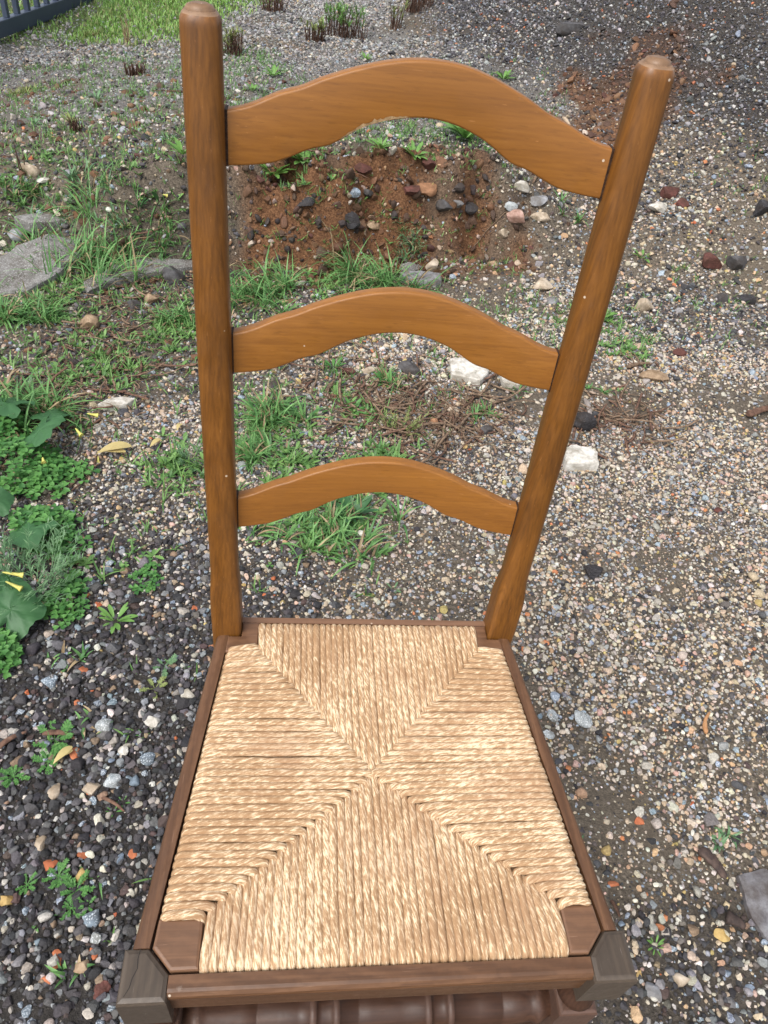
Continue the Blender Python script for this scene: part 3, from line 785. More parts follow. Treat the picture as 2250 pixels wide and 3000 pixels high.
# front and back panels: cords run front to back
for front in (True, False):
    xs, pt = runs(-.1605, .1668, .00738) if front else runs(-.1312, .1382, .00738)
    for x in xs:
        seed += 1; ye = .0208 if front else .3948; sg = 1 if front else -1
        yd = diag_y(x, front) - sg * .0016
        L0 = abs(yd - ye)
        rr = pt * RK * rnd.uniform(.90, 1.08); z = ZC - rr * .25 + .0012
        bx = rnd.uniform(-.0007, .0007); ln = rnd.uniform(-.0008, .0008)
        p = [(x, ye + sg * .0030, z - .022), (x, ye + sg * .0026, z - .010), (x, ye + sg * .0036, z - .0035), (x, ye + sg * .0065, z - .0005)]
        ns = max(3, int(L0 / .012))
        for i in range(1, ns + 1):
            t = i / ns; y = lerp(ye + sg * .0075, yd - sg * .003, t)
            xx = x + bx * math.sin(math.pi * t) + ln * t * .5; xx += (CX - xx) * .015 * t
            p.append((xx, y, z + .0008 + sag(xx, y) - .0012 * sst(.85, 1, t)))
        p += [(p[-1][0], yd + sg * .0015, p[-1][2] - .0016), (p[-1][0], yd + sg * .0055, p[-1][2] - .006)]
        cord(p, rr, seed)
# left and right panels: cords run side to side
for left in (True, False):
    ys, pt = runs(.0622, .3562, .00738)
    for y in ys:
        seed += 1; sg = 1 if left else -1
        edge = lerp(.2035, .1660 if left else .1685, (y - .0415) / (.374 - .0415)) - .0012
        xe = -edge if left else edge
        xd = diag_x(y, left); over = .0022 if y < CYY else .0008
        # near the seat middle both side panels meet
        rr = pt * RK * rnd.uniform(.90, 1.09); z = ZC - rr * .25 + (.0032 if y < CYY else .0016)
        tilt = rnd.uniform(-.0008, .0008) + (.0035 * (y - CYY) / .15 if y > CYY else 0) ; by = rnd.uniform(-.0008, .0008)
        p = [(xe + sg * .0030, y, z - .022), (xe + sg * .0024, y, z - .010), (xe + sg * .0034, y, z - .0035), (xe + sg * .0064, y, z - .0005)]
        L0 = abs(xd - xe); ns = max(3, int(L0 / .012)); x1 = xd + sg * over - sg * .003
        for i in range(1, ns + 1):
            t = i / ns; x = lerp(xe + sg * .0078, x1, t)
            yy = y + tilt * t + by * math.sin(math.pi * t)
            p.append((x, yy, z + .0008 + sag(x, yy) - .0006 * sst(.85, 1, t)))
        e = p[-1]; dy = (-.0042 if y < CYY else .0020)
        p += [(e[0] + sg * .0030, e[1] + dy * .35, e[2] - .0010), (e[0] + sg * .0046, e[1] + dy, e[2] - .0056), (e[0] + sg * .0050, e[1] + dy * 1.2, e[2] - .0115)]
        cord(p, rr, seed)
print('cords', seed)

# ------------------------------------------------------------------ stones lying about
rock_i = 0
def rock(u, v, wpx, kind, label, dep=.8, hgt=.55, name='rock', cat='rock', cuts=11, rz=None, sink=.3, lo=.45, hi=.85, sub=3, rough=.04, tilt=.12, group=None):
    """wpx: width in the 1659 px copy of the photo"""
    global rock_i; rock_i += 1
    P, t = at(u, v); W = px(wpx, t)
    rg = np.random.default_rng(500 + rock_i)
    V, F = rock_verts(rg, sub, cuts=cuts, rough=rough, lo=lo, hi=hi)
    V = V * np.array([W / 2, W * dep / 2, W * hgt / 2])[None]
    me = bpy.data.meshes.new(name); me.from_pydata([tuple(q) for q in V], [], F); me.polygons.foreach_set('use_smooth', [True] * len(F))
    me.materials.append(ST[kind])
    try: me.set_sharp_from_angle(angle=math.radians(28))
    except Exception: pass
    o = bpy.data.objects.new(name, me); col.objects.link(o)
    h = W * hgt / 2
    o.location = (P[0], P[1] + W * dep * .12, hz(P[0], P[1] + W * dep * .12) + h * (1 - 2 * sink))
    o.rotation_euler = (rg.uniform(-tilt, tilt), rg.uniform(-tilt, tilt), rg.uniform(-.5, .5) if rz is None else rz)
    tag(o, label, cat, group); return o
SLAB = dict(cuts=16, lo=.5, hi=.8, tilt=.1)
def slab(u, v, pts, th, kind, label, z=.0, name='stone_slab', cat='stone', tiltv=(0, 0)):
    """flat broken slab: pts = outline in photo positions on the ground, th in metres"""
    P = [at(*q)[0] for q in pts]; c = sum(P) / len(P)
    mb = MB(); rg = random.Random(int(u * 7 + v))
    loop = []
    for i, p in enumerate(P):
        q = P[(i + 1) % len(P)]
        for k in range(4):
            t = k / 4; loop.append(np.array([lerp(p[0], q[0], t), lerp(p[1], q[1], t)]) + (np.array([rg.uniform(-1, 1), rg.uniform(-1, 1)]) * th * .10 if k else 0))
    ar = sum(loop[i - 1][0] * loop[i][1] - loop[i][0] * loop[i - 1][1] for i in range(len(loop)))
    if ar < 0: loop = loop[::-1]
    zb = hz(c[0], c[1]) + z
    def ring(s, zz, j=0): return [(c[0] + (p[0] - c[0]) * s, c[1] + (p[1] - c[1]) * s, zb + zz + tiltv[0] * (p[0] - c[0]) + tiltv[1] * (p[1] - c[1]) + rg.uniform(-j, j)) for p in loop]
    R_ = [ring(.97, -.015), ring(1, th * .35, th * .05), ring(.985, th * .88, th * .04), ring(.93, th, th * .03), ring(.6, th * 1.03, th * .03), ring(.25, th * 1.05, th * .02)]
    loft(mb, R_, True, True)
    o = mb.build(name, ST[kind], None, (c[0], c[1], zb))
    try: o.data.set_sharp_from_angle(angle=math.radians(30))
    except Exception: pass
    tag(o, label, cat); return o

slab(1010, 812, [(970, 785), (1000, 784), (1055, 806), (1052, 820), (1035, 836), (972, 823)], .022, 'white', 'white broken slab lying below the right side of the middle back slat')
slab(1105, 828, [(1078, 812), (1105, 815), (1125, 830), (1120, 842), (1085, 836)], .018, 'white', 'small white slab half hidden by the right end of the middle slat')
slab(1252, 1000, [(1214, 992), (1225, 978), (1268, 983), (1286, 994), (1288, 1020), (1218, 1018)], .030, 'white', 'thick white block lying right behind the right back post', name='stone_block')
slab(248, 880, [(212, 884), (232, 873), (268, 868), (295, 871), (275, 884), (235, 892)], .016, 'white', 'thin pale flat stone lying alone left of the left back post')
rock(798, 805, 46, 'cream', 'long cream stone just below the middle slat, left of the dark grey rock', .5, .35, **{k: v for k, v in SLAB.items()})
rock(884, 806, 52, 'dark', 'layered dark grey rock beside a grass tuft below the middle slat', .7, .6, cuts=14)
rock(754, 810, 30, 'maroon', 'small maroon lava stone left of the cream stone under the middle slat', .9, .7)
rock(1172, 626, 48, 'cream', 'rounded cream stone close left of the right back post, above the middle slat', .75, .65)
rock(1192, 655, 34, 'grey', 'grey pebble touching the front of the rounded cream stone', .8, .5)
rock(932, 588, 36, 'cream', 'upright cream stone standing behind the grey flat slab', .6, .9)
slab(905, 612, [(862, 605), (905, 600), (950, 606), (952, 620), (920, 625), (870, 616)], .03, 'grey', 'grey flat slab lying behind the top of the middle slat')
rock(885, 592, 50, 'concrete', 'pale grey stone leaning between grass and the upright cream stone', .5, .5, cuts=14)
rock(650, 616, 30, 'white', 'small white chip among grass right of the left back post', .5, .3)
rock(1391, 672, 46, 'cream', 'pale knobbly stone standing right of the right back post', .7, 1.0, rough=.09)
rock(1412, 822, 66, 'tan', 'flat brown wrinkled stone on dark soil right of the right post', .55, .42, rough=.1)
rock(1466, 768, 36, 'maroon', 'dark maroon stone behind the flat brown wrinkled stone', .7, .5)
rock(1256, 930, 56, 'black', 'black pitted lava rock touching the right post above the white block', .9, .95, rough=.1)
rock(1279, 1245, 46, 'black', 'black angular lava stone alone on tan gravel right of the right post base', .9, .85)
rock(1050, 938, 30, 'dark', 'round purple-grey pebble below the litter of twigs', .9, .85, cuts=4)
rock(975, 893, 36, 'cream', 'cream and ochre stone amid the twig litter', .6, .5)
rock(940, 922, 27, 'clay', 'brown triangular stone standing in the twig litter', .5, 1.0)
rock(1228, 72, 66, 'dark', 'dark grey angular rock on the slope of the gravel heap', .7, .55)
rock(1447, 425, 48, 'maroon', 'larger maroon lava stone right of the top of the right post', .7, .6)
rock(1472, 446, 34, 'maroon', 'smaller maroon lava stone just right of the larger one', .8, .6)
rock(1422, 459, 44, 'white', 'cream white stone in front of two maroon lava stones', .8, .6)
rock(1643, 462, 48, 'black', 'black stone at the right edge of the picture, level with the maroon pair', .8, .7)
rock(1531, 578, 52, 'maroon', 'broad maroon rock at the foot of the gravel heap', .8, .75)
rock(1588, 580, 52, 'dark', 'dark brown rock just right of the broad maroon rock', .9, .85)
rock(1612, 655, 40, 'black', 'black rock in front of the dark brown rock near the right edge', .9, .7)
rock(1560, 652, 34, 'dark', 'dark stone left of the black rock near the right edge', .9, .6)
rock(1110, 488, 46, 'pink', 'pink angular stone below the right end of the top slat', .7, .7)
rock(1101, 463, 36, 'granite', 'pale bluish angular stone behind the pink stone', .6, .6)
rock(1124, 420, 44, 'white', 'knobbly white stone hanging just under the top slat on the right', .7, .65, rough=.08)
rock(1168, 478, 46, 'cream', 'cream flat stone right of the pink stone', .6, .4)
rock(1083, 515, 26, 'cream', 'small cream stone standing in front of the pink stone', .7, .9)
rock(1160, 442, 40, 'grey', 'grey stone behind the cream flat stone', .8, .6)
rock(762, 433, 34, 'blue', 'blue-grey stone on the clay bank', .9, .6)
rock(792, 428, 28, 'dark', 'dark pebble right behind the blue-grey stone on the clay bank', .9, .6)
rock(664, 447, 52, 'black', 'wide flat black stone on the left of the clay bank', .6, .35)
rock(782, 387, 40, 'maroon', 'maroon stone at the crest of the clay bank', .7, .6)
rock(888, 438, 46, 'maroon', 'maroon lump in the middle of the clay bank', .8, .6)
rock(760, 500, 52, 'black', 'big black pitted rock at the foot of the clay bank', .8, .85, rough=.09)
rock(806, 502, 34, 'tan', 'tan stone touching the big black rock at the foot of the clay bank', .7, .6)
rock(958, 468, 42, 'dark', 'dark grey stone on the right of the clay bank', .8, .7)
rock(926, 378, 36, 'maroon', 'maroon stone at the bank crest beside a green rosette', .8, .7)
rock(922, 425, 60, 'clay', 'orange crumbling clay lump on the bank', .6, .5, rough=.12)
rock(985, 455, 30, 'grey', 'grey stone right of the dark grey stone on the bank', .8, .6)
rock(1010, 470, 40, 'black', 'black stone near the right end of the clay bank', .8, .7)
rock(197, 712, 48, 'tan', 'brown knobbly rock among weeds left of the left post', .8, .9, rough=.1)
rock(290, 668, 44, 'dark', 'dark grey lava lump among grass left of the left post', .9, .75, rough=.08)
rock(375, 610, 52, 'dark', 'grey lava rock touching the left back post', .8, .8, rough=.08)
rock(330, 655, 36, 'tan', 'small tan rock in the bark litter', .9, .8)
rock(66, 378, 44, 'cream', 'pale upright stone by a dead stalk near the left edge', .5, .9)
rock(96, 400, 40, 'white', 'white flat chip right of the pale upright stone', .6, .4)
rock(38, 520, 44, 'grey', 'blue-grey angular stone behind the big concrete slab', .8, .7)
slab(85, 580, [(-30, 600), (40, 560), (110, 527), (165, 535), (180, 575), (135, 605), (60, 640), (-30, 650)], .045, 'concrete', 'large weathered concrete slab at the left edge, grass in front', tiltv=(.0, .10))
slab(85, 480, [(35, 495), (75, 468), (125, 455), (150, 470), (120, 500), (70, 515)], .025, 'concrete', 'smaller concrete slab behind the large one', z=.0)
slab(290, 610, [(180, 620), (250, 590), (330, 578), (425, 566), (425, 590), (330, 605), (240, 625), (190, 645)], .028, 'concrete', 'long grey stone edging between grass and the left back post')
slab(1640, 1960, [(1586, 1897), (1640, 1882), (1720, 1900), (1720, 2090), (1662, 2050), (1616, 1982)], .010, 'slate', 'grey-purple slate slab at the right edge near the seat', tiltv=(0, .06))
rock(1258, 1558, 42, 'granite', 'pale speckled granite stone right of the seat side rail', 1.3, .5)
rock(1192, 1552, 26, 'granite', 'small granite chip between the seat rail and the granite stone', 1.2, .6)
rock(1185, 1590, 24, 'granite', 'second small granite chip beside the seat rail, nearer the viewer', 1.2, .6)
rock(196, 1993, 42, 'blue', 'blue-green speckled stone in black gravel left of the front leg', .9, .7)
rock(205, 2035, 28, 'granite', 'pale grey stone just below the blue-green speckled stone', 1.0, .8)
rock(216, 2143, 46, 'maroon', 'flat maroon brown stone beside the front left leg', .9, .45)
rock(196, 1712, 44, 'cream', 'cream triangular stone in the black gravel left of the seat', .7, .6)
rock(330, 1564, 38, 'white', 'white angular stone near the left side rail', .7, .7)
rock(408, 1508, 35, 'white', 'whitish rounded stone close to the back left seat corner', .9, .7, cuts=5)
rock(110, 1480, 38, 'blue', 'blue-grey pebble next to an upright grass tuft', .8, .6, cuts=6)
rock(243, 1692, 40, 'granite', 'knobbly pale grey stone in black gravel right of the cream stone', .8, .7)
rock(228, 1580, 44, 'granite', 'grey knobbly stone in the black gravel level with the seat middle', .9, .7, rough=.08)
rock(320, 1648, 34, 'blue', 'round blue-grey stone near the left side rail', .9, .7, cuts=5)
rock(176, 1898, 26, 'yellow', 'ochre oval stone in the black gravel', 1.3, .6, cuts=6)
rock(14, 1950, 34, 'yellow', 'pale yellow cube-like stone at the left edge', .8, .8)
rock(87, 1830, 30, 'cream', 'cream knobbly stone left of the orange chips', 1.2, .7)
rock(118, 1720, 28, 'cream', 'long beige stone near the left edge in black gravel', 1.6, .7)
rock(268, 1628, 26, 'white', 'small white cube-shaped stone right of the red chip', .9, .8)
rock(175, 2094, 40, 'tan', 'brown stone with pale top left of the front leg', .8, .6)
rock(1470, 2125, 40, 'cream', 'pale buff stone at the bottom right, near the front right leg', .8, .6)
rock(1560, 2030, 40, 'yellow', 'buff flat stone near the slate slab', .8, .5)
rock(1412, 2150, 34, 'grey', 'greenish grey stone at the very bottom right of the front leg', 1.3, .6)
BR = dict(name='brick_chip', cat='brick chip', dep=.7, hgt=.4)
for (u, v, wq, lab, dp) in ((121, 2082, 24, 'long orange brick chip near the bottom left', 1.9), (104, 2121, 34, 'flat orange brick chip just below the long one', .6), (200, 2066, 24, 'small orange brick chip right of the long one', 1.2),
        (110, 1872, 34, 'broad salmon brick chip beside a feathery weed', .8), (176, 1852, 34, 'orange brick chip touching an ochre stone', .6), (291, 1848, 28, 'orange brick chip nearest the left side rail', 1.0),
        (191, 1815, 26, 'small orange brick chip above the ochre stone', .6), (179, 1452, 26, 'square orange brick chip near the back left of the seat', .9), (167, 1520, 22, 'small orange chip below the square one', .9),
        (160, 1630, 26, 'pink-orange brick splinter beside a dry leaf', 1.6), (1325, 1914, 26, 'red-orange brick chip right of the right side rail', .7), (1381, 1780, 26, 'dark orange chip right of the seat with a brown stone', .9),
        (418, 1318, 18, 'bright orange chip near the left post base', 1.1), (1550, 1105, 26, 'dull red chip on the tan gravel at the right', .8)):
    rock(u, v, wq, 'brick' if 'dull' not in lab else 'maroon', lab, dp, .4, name='brick_chip', cat='brick chip', cuts=14, lo=.4, hi=.75)

# ------------------------------------------------------------------ plants
def blade(mb, base, az, L_, wd, lean, droop, seg=5, fold=.25, twist=0.0):
    """one grass blade or strap leaf, curved, with a folded midrib"""
    p = np.array(base, float); d = np.array([math.cos(az), math.sin(az), 0.0]); s = np.array([-math.sin(az), math.cos(az), 0.0])
    V = []; F = []; a = lean
    for i in range(seg + 1):
        t = i / seg
        wdt = wd * (1 - t ** 2.2) * (.55 + .45 * min(1, t * 4)) * .5
        up = np.array([0, 0, 1.0]) * math.sin(a) - d * 0
        nrm = -d * math.cos(a) + np.array([0, 0, 1.0]) * math.sin(a)
        if i == seg: V.append(p.copy()); F.append((3 * (i - 1), 3 * (i - 1) + 1, 3 * i)); F.append((3 * (i - 1) + 1, 3 * (i - 1) + 2, 3 * i))
        else:
            V += [p - s * wdt + nrm * wdt * fold, p.copy(), p + s * wdt + nrm * wdt * fold]
            if i: b_ = 3 * i; F += [(b_ - 3, b_ - 2, b_ + 1, b_), (b_ - 2, b_ - 1, b_ + 2, b_ + 1)]
        st = L_ / seg
        p = p + st * (d * math.sin(a) + np.array([0, 0, 1.0]) * math.cos(a)); a += droop / seg
        s = s + d * twist / seg
    mb.add(V, F, True)

def grass_tuft(u, v, wpx, n, label, mats=None, hgt=.9, wd=.0058, droop=1.5, name='grass_tuft', cat='grass tuft', dry=.14, group=None, spread=.80):
    P, t = at(u, v); W = px(wpx, t); rg = random.Random(int(u * 13 + v * 7))
    root = empty(name, (P[0], P[1], hz(P[0], P[1]))); tag(root, label, cat, group)
    mb = MB(); md = MB(); wind = rg.uniform(0, 6.283)
    cl = [(rg.gauss(0, .30) * W * spread, rg.gauss(0, .22) * W * spread, rg.uniform(.5, 1.15)) for _ in range(max(3, n // 16))]
    for i in range(n):
        ox, oy, sc_ = rg.choice(cl)
        r = .16 * W * spread * .5 * math.sqrt(rg.random()); a = rg.uniform(0, 6.283)
        b_ = (P[0] + ox + r * math.cos(a), P[1] + oy + r * math.sin(a) * .8); z = hz(*b_) - .004
        az = (a if rg.random() < .6 else wind) + rg.gauss(0, .8); L_ = W * hgt * .64 * sc_ * rg.uniform(.3, 1.1) ** .8
        blade(md if rg.random() < dry else mb, (*b_, z), az, L_, wd * rg.uniform(.6, 1.3), rg.uniform(.15, 1.0), droop * rg.uniform(.2, 1.5), 5, .3, rg.uniform(-.9, .9))
    if mb.v: tag(mb.build('blades', mats or G_grass, root), kind='stuff')
    if md.v: tag(md.build('dry_blades', G_dry, root), kind='stuff')
    return root

def leaf(mb, base, az, L_, wd, lean, droop, lobes=0, seg=7):
    """broad leaf with lanceolate or toothed outline"""
    p = np.array(base, float); d = np.array([math.cos(az), math.sin(az), 0.0]); s = np.array([-math.sin(az), math.cos(az), 0.0]); a = lean
    V = []; F = []
    for i in range(seg + 1):
        t = i / seg
        wdt = wd * .5 * (math.sin(math.pi * min(1, t * .93 + .03)) ** .8) * (.35 + .65 * t) * 1.4
        if lobes: wdt *= (1.0 if i % 2 else .55)
        nrm = -d * math.cos(a) + np.array([0, 0, 1.0]) * math.sin(a)
        V += [p - s * wdt + nrm * wdt * .25, p.copy(), p + s * wdt + nrm * wdt * .25]
        if i: b_ = 3 * i; F += [(b_ - 3, b_ - 2, b_ + 1, b_), (b_ - 2, b_ - 1, b_ + 2, b_ + 1)]
        p = p + L_ / seg * (d * math.sin(a) + np.array([0, 0, 1.0]) * math.cos(a)); a += droop / seg
    mb.add(V, F, True)

def rosette(u, v, wpx, n, label, mt=None, lobes=0, wr=.2, name='weed_rosette', cat='weed', lean=(.6, 1.2)):
    P, t = at(u, v); W = px(wpx, t); rg = random.Random(int(u * 5 + v * 3))
    root = empty(name, (P[0], P[1], hz(P[0], P[1]))); tag(root, label, cat)
    for i in range(n):
        mb = MB(); az = i * 2.4 + rg.uniform(-.3, .3); L_ = W * .5 * rg.uniform(.65, 1.15)
        if lobes:
            p0 = np.array([P[0], P[1], hz(P[0], P[1]) + .002]); el = rg.uniform(.15, .6); dd = np.array([math.cos(az) * math.cos(el), math.sin(az) * math.cos(el), math.sin(el)])
            blade(mb, tuple(p0), az, L_, .0014, math.pi / 2 - el, .35, 3)
            for k in range(3, 8):
                pk = p0 + dd * L_ * k / 7.5 - np.array([0, 0, .10 * L_ * (k / 7.5) ** 2])
                for sd in (-1, 1):
                    for q in (.4, 1.0): leaf(mb, tuple(pk), az + sd * q, L_ * rg.uniform(.16, .26), L_ * .085, rg.uniform(1.1, 1.5), .3, 0, 3)
            mb.build('leaf', mt or G_ros, root); continue
        leaf(mb, (P[0] + .004 * math.cos(az), P[1] + .004 * math.sin(az), hz(P[0], P[1]) + .001), az, L_, L_ * wr * rg.uniform(.8, 1.3), rg.uniform(*lean), rg.uniform(.1, .8), lobes)
        mb.build('leaf', mt or G_ros, root)
    return root

GT = [
 (225, 560, 250, 150, 'large leaning grass tuft behind the long grey stone edging', None, .75),
 (345, 545, 130, 50, 'grass tuft with broad arching blades left of the left post', None, .8),
 (385, 690, 120, 60, 'bright grass tuft touching the left back post', None, .8),
 (560, 640, 220, 130, 'wide grass tuft right of the left post above the middle slat', None, .75),
 (800, 612, 230, 110, 'long-bladed grass tuft behind the crown of the middle slat', None, .75),
 (890, 545, 100, 55, 'greyish grass tuft at the foot of the clay bank', 'b', .8),
 (45, 680, 190, 110, 'grass tuft in front of the large concrete slab', None, .6),
 (60, 900, 230, 130, 'long trailing grass tuft with yellow flowers at the left edge', None, .8),
 (690, 1150, 230, 100, 'big dark grass tuft seen under the lowest slat', None, .6),
 (600, 905, 140, 70, 'upright grass tuft between left post and twig litter', None, .9),
 (560, 985, 150, 90, 'low bushy grass tuft right of the left post, above the lowest slat', None, .6),
 (845, 832, 60, 24, 'small grass tuft by the dark grey rock under the middle slat', None, 1.1),
 (1047, 895, 80, 20, 'thin grass tuft at the right of the twig litter', None, .9),
 (830, 985, 60, 14, 'few broad upright blades above the crown of the lowest slat', None, 1.0),
 (165, 430, 150, 80, 'pale grass tuft behind the concrete slabs', 'b', .5),
 (250, 470, 110, 45, 'sparse grass tuft at the back of the slabs, right', 'b', .6),
 (30, 420, 120, 60, 'grass tuft at the left edge behind the slabs', None, .5),
 (385, 300, 60, 30, 'dim grass tuft at the left post level with the top slat', 'b', .7),
 (200, 80, 50, 30, 'dry-tipped grass tuft on the pale gravel strip', 'o', .9),
 (65, 195, 40, 16, 'thin yellowish grass stalks near the left edge', 'o', 1.2),
 (180, 1425, 80, 12, 'upright grass with long blades in the black gravel, near the square orange chip', None, 1.0),
 (190, 1575, 120, 12, 'sprawling grass seedling left of the seat middle', None, .7),
 (135, 1440, 70, 9, 'grass seedling by the left edge behind the blue-grey pebble', None, .8),
 (375, 1445, 50, 7, 'short grass sprout beside the left side rail', None, .9),
 (110, 1990, 90, 14, 'grass seedling with broad blades at the bottom left', None, .7),
 (200, 1900, 100, 10, 'single trailing grass plant between brick chips', None, .9),
 (125, 2110, 100, 12, 'arching grass blades over the flat orange chip', None, .9),
 (1235, 1810, 70, 14, 'small grass tuft right of the right seat rail', 'b', .6),
 (1565, 1815, 90, 40, 'dark star-shaped grass tuft at the lower right', 'b', .6),
 (1390, 740, 60, 18, 'small grass tuft right of the right post', None, .7),
 (1300, 850, 60, 20, 'grass tuft touching the right edge of the right post', None, .8),
 (1230, 470, 60, 16, 'weedy grass tuft between top slat and right post', None, 1.0),
 (1140, 775, 50, 14, 'short grass tuft left of the right post above the middle slat end', None, .6),
 (40, 205, 60, 30, 'small olive grass tuft at the left edge below the turf', 'o', .6),
]
for u, v, wq, n, lab, mt, hg in GT:
    grass_tuft(u, v, wq, int(n * (3.9 if v < 1300 else 1.3)), lab, {'b': G_blue, 'o': G_olive}.get(mt, G_grass), hg, dry=.17 if mt != 'o' else .3)

for u, v, wq, n, lab, mt, lb in (
 (893, 345, 70, 22, 'leafy green rosette above the clay bank, below the top slat', None, 0), (590, 378, 90, 24, 'green rosette just under the left end of the top slat', None, 0),
 (655, 352, 110, 30, 'wide leafy rosette under the left shoulder of the top slat', None, 0), (822, 325, 60, 16, 'small rosette under the crown of the top slat', None, 0),
 (1005, 300, 110, 30, 'spreading green weed under the right shoulder of the top slat', None, 0), (590, 165, 50, 18, 'rosette on grey gravel above the left shoulder of the top slat', None, 0),
 (545, 198, 40, 14, 'small rosette close above the left shoulder of the top slat', None, 0), (1087, 172, 50, 14, 'bright rosette above the right shoulder of the top slat', None, 0),
 (395, 335, 70, 18, 'rosette touching the left post below its top', None, 0), (155, 268, 50, 16, 'half-dry rosette on the grey strip left of the post', 'o', 0),
 (210, 215, 40, 14, 'pale rosette left of the post on the grey strip', 'b', 0), (75, 268, 40, 12, 'grey-green rosette near the left edge', 'b', 0), (790, 130, 36, 12, 'small rosette above the left part of the top slat crown', None, 0),
 (250, 1345, 80, 12, 'young weed with strap leaves left of the left post base', None, 0), (850, 1275, 36, 6, 'tiny grey-green seedling behind the seat', 'b', 0),
 (120, 1600, 80, 14, 'feathery weed on a red stem in the black gravel', 'c', 1), (105, 1650, 70, 12, 'feathery weed next to the bark strip', 'c', 1), (30, 1680, 60, 12, 'ferny weed at the left edge in black gravel', 'c', 1),
 (128, 1895, 60, 12, 'feathery seedling covering the salmon brick chip', 'c', 1), (165, 1925, 70, 16, 'parsley-like weed in black gravel', 'c', 1), (155, 1965, 50, 10, 'parsley-like seedling nearest the front left leg', 'c', 1),
 (60, 1915, 50, 10, 'feathery seedling left of the parsley-like weed', 'c', 1), (190, 1960, 40, 8, 'ferny sprout right of the parsley-like weed', 'c', 1),
 (355, 1440, 60, 5, 'small clover-leaved weed with red stems near the left side rail', 'b', 1), (335, 1490, 60, 5, 'yellow-green lobed leaves beside the left side rail', 'o', 1),
 (245, 1755, 34, 5, 'tiny two-leaved seedling left of the seat', 'c', 0), (265, 1735, 30, 5, 'small round-leaved seedling near the left side rail', 'c', 0), (310, 1590, 26, 5, 'green speck of a seedling beside the rail', 'c', 0),
 (1415, 2045, 40, 10, 'small green seedling right of the front right leg', None, 0), (1300, 690, 60, 14, 'green weed by the cream stone left of the right post', None, 0), (1385, 560, 50, 12, 'weed right of the right post on dark soil', None, 0),
 (830, 830, 60, 12, 'round-leaved weed under the crown of the middle slat', 'c', 0), (720, 795, 60, 12, 'leafy weed below the middle slat, left of the maroon stone', 'c', 0), (765, 890, 60, 12, 'small weed in the twig litter', 'c', 0),
 (300, 455, 60, 10, 'dark dock leaves standing beside the left post', 'd', 0), (345, 440, 80, 6, 'upright long dock leaf left of the post', 'd', 0),
 (760, 1120, 110, 16, 'broad-leaved weed under the lowest slat right of the grass', 'd', 0), (1065, 905, 40, 6, 'clover-like weed at the right of the twig litter', 'c', 0), (1120, 845, 40, 6, 'small weed between the white slabs and the right post', 'c', 0),
 (665, 1170, 60, 10, 'leafy seedlings under the left half of the lowest slat', 'c', 0)):
    rosette(u, v, wq, n, lab, {'b': G_blue, 'o': G_olive, 'c': G_clover, 'd': G_dark}.get(mt, G_ros), lb, wr=.22 if not lb else .45, lean=(.35, .9) if mt == 'd' else (.6, 1.2))

# clover carpet and broad leaves at the left edge
def clover_leaf(mb, c, r, az, tilt):
    cx, cy, cz = c
    for k in range(3):
        a = az + k * 2.094; d = np.array([math.cos(a), math.sin(a), tilt * math.cos(a * 1.0 + 1)]); s = np.array([-math.sin(a), math.cos(a), 0]); o = np.array(c)
        V = [o, o + d * r * .55 + s * r * .42 + [0, 0, r * .10], o + d * r * .98 + s * r * .36, o + d * r * .84 + [0, 0, -.04 * r], o + d * r * .98 - s * r * .36, o + d * r * .55 - s * r * .42 + [0, 0, r * .10]]
        mb.add(V, [(0, 1, 2, 3), (0, 3, 4, 5)], False)
def clover(spots, label, r0=.010, seed=3):
    rg = random.Random(seed); mb = MB()
    for u, v, wq, n, hh in spots:
        P, t = at(u, v); W = px(wq, t)
        for i in range(n):
            rr = W * .5 * math.sqrt(rg.random()); a = rg.uniform(0, 6.283); x, y = P[0] + rr * math.cos(a), P[1] + rr * math.sin(a) * 1.1
            z = hz(x, y) + hh * (1 - (rr / (W * .5)) ** 2 * .8) * rg.uniform(.5, 1.05) + .006
            clover_leaf(mb, (x, y, z), r0 * rg.uniform(.7, 1.25), rg.uniform(0, 6.28), rg.uniform(-.3, .3))
            if rg.random() < .35: blade(mb, (x, y, hz(x, y) - .002), rg.uniform(0, 6), z - hz(x, y), .0016, 0, .1, 2)
    o = mb.build('clover', G_clover, None, at(spots[0][0], spots[0][1])[0]); tag(o, label, 'clover', kind='stuff'); return o
clover([(35, 1020, 180, 150, .06), (100, 1045, 130, 66, .035), (15, 950, 110, 60, .07), (145, 1035, 110, 26, .02)], 'green clover carpet at the left edge around the broad leaves', .0155, 3)
clover([(105, 1150, 115, 74, .04), (145, 1185, 90, 24, .02), (60, 1140, 60, 26, .045)], 'bright clover clump in front of the first one at the left edge', .0150, 4)
clover([(140, 1310, 90, 36, .03), (165, 1270, 60, 12, .02), (150, 1350, 50, 9, .015)], 'small yellowing clover clump left of the post base', .0135, 5)
clover([(315, 1260, 60, 26, .012), (325, 1235, 40, 12, .01)], 'little clover sprig left of the left post', .010, 6)
clover([(15, 1430, 60, 26, .03), (5, 1400, 60, 26, .03)], 'clover leaves at the left edge below the big round leaf', .014, 8)

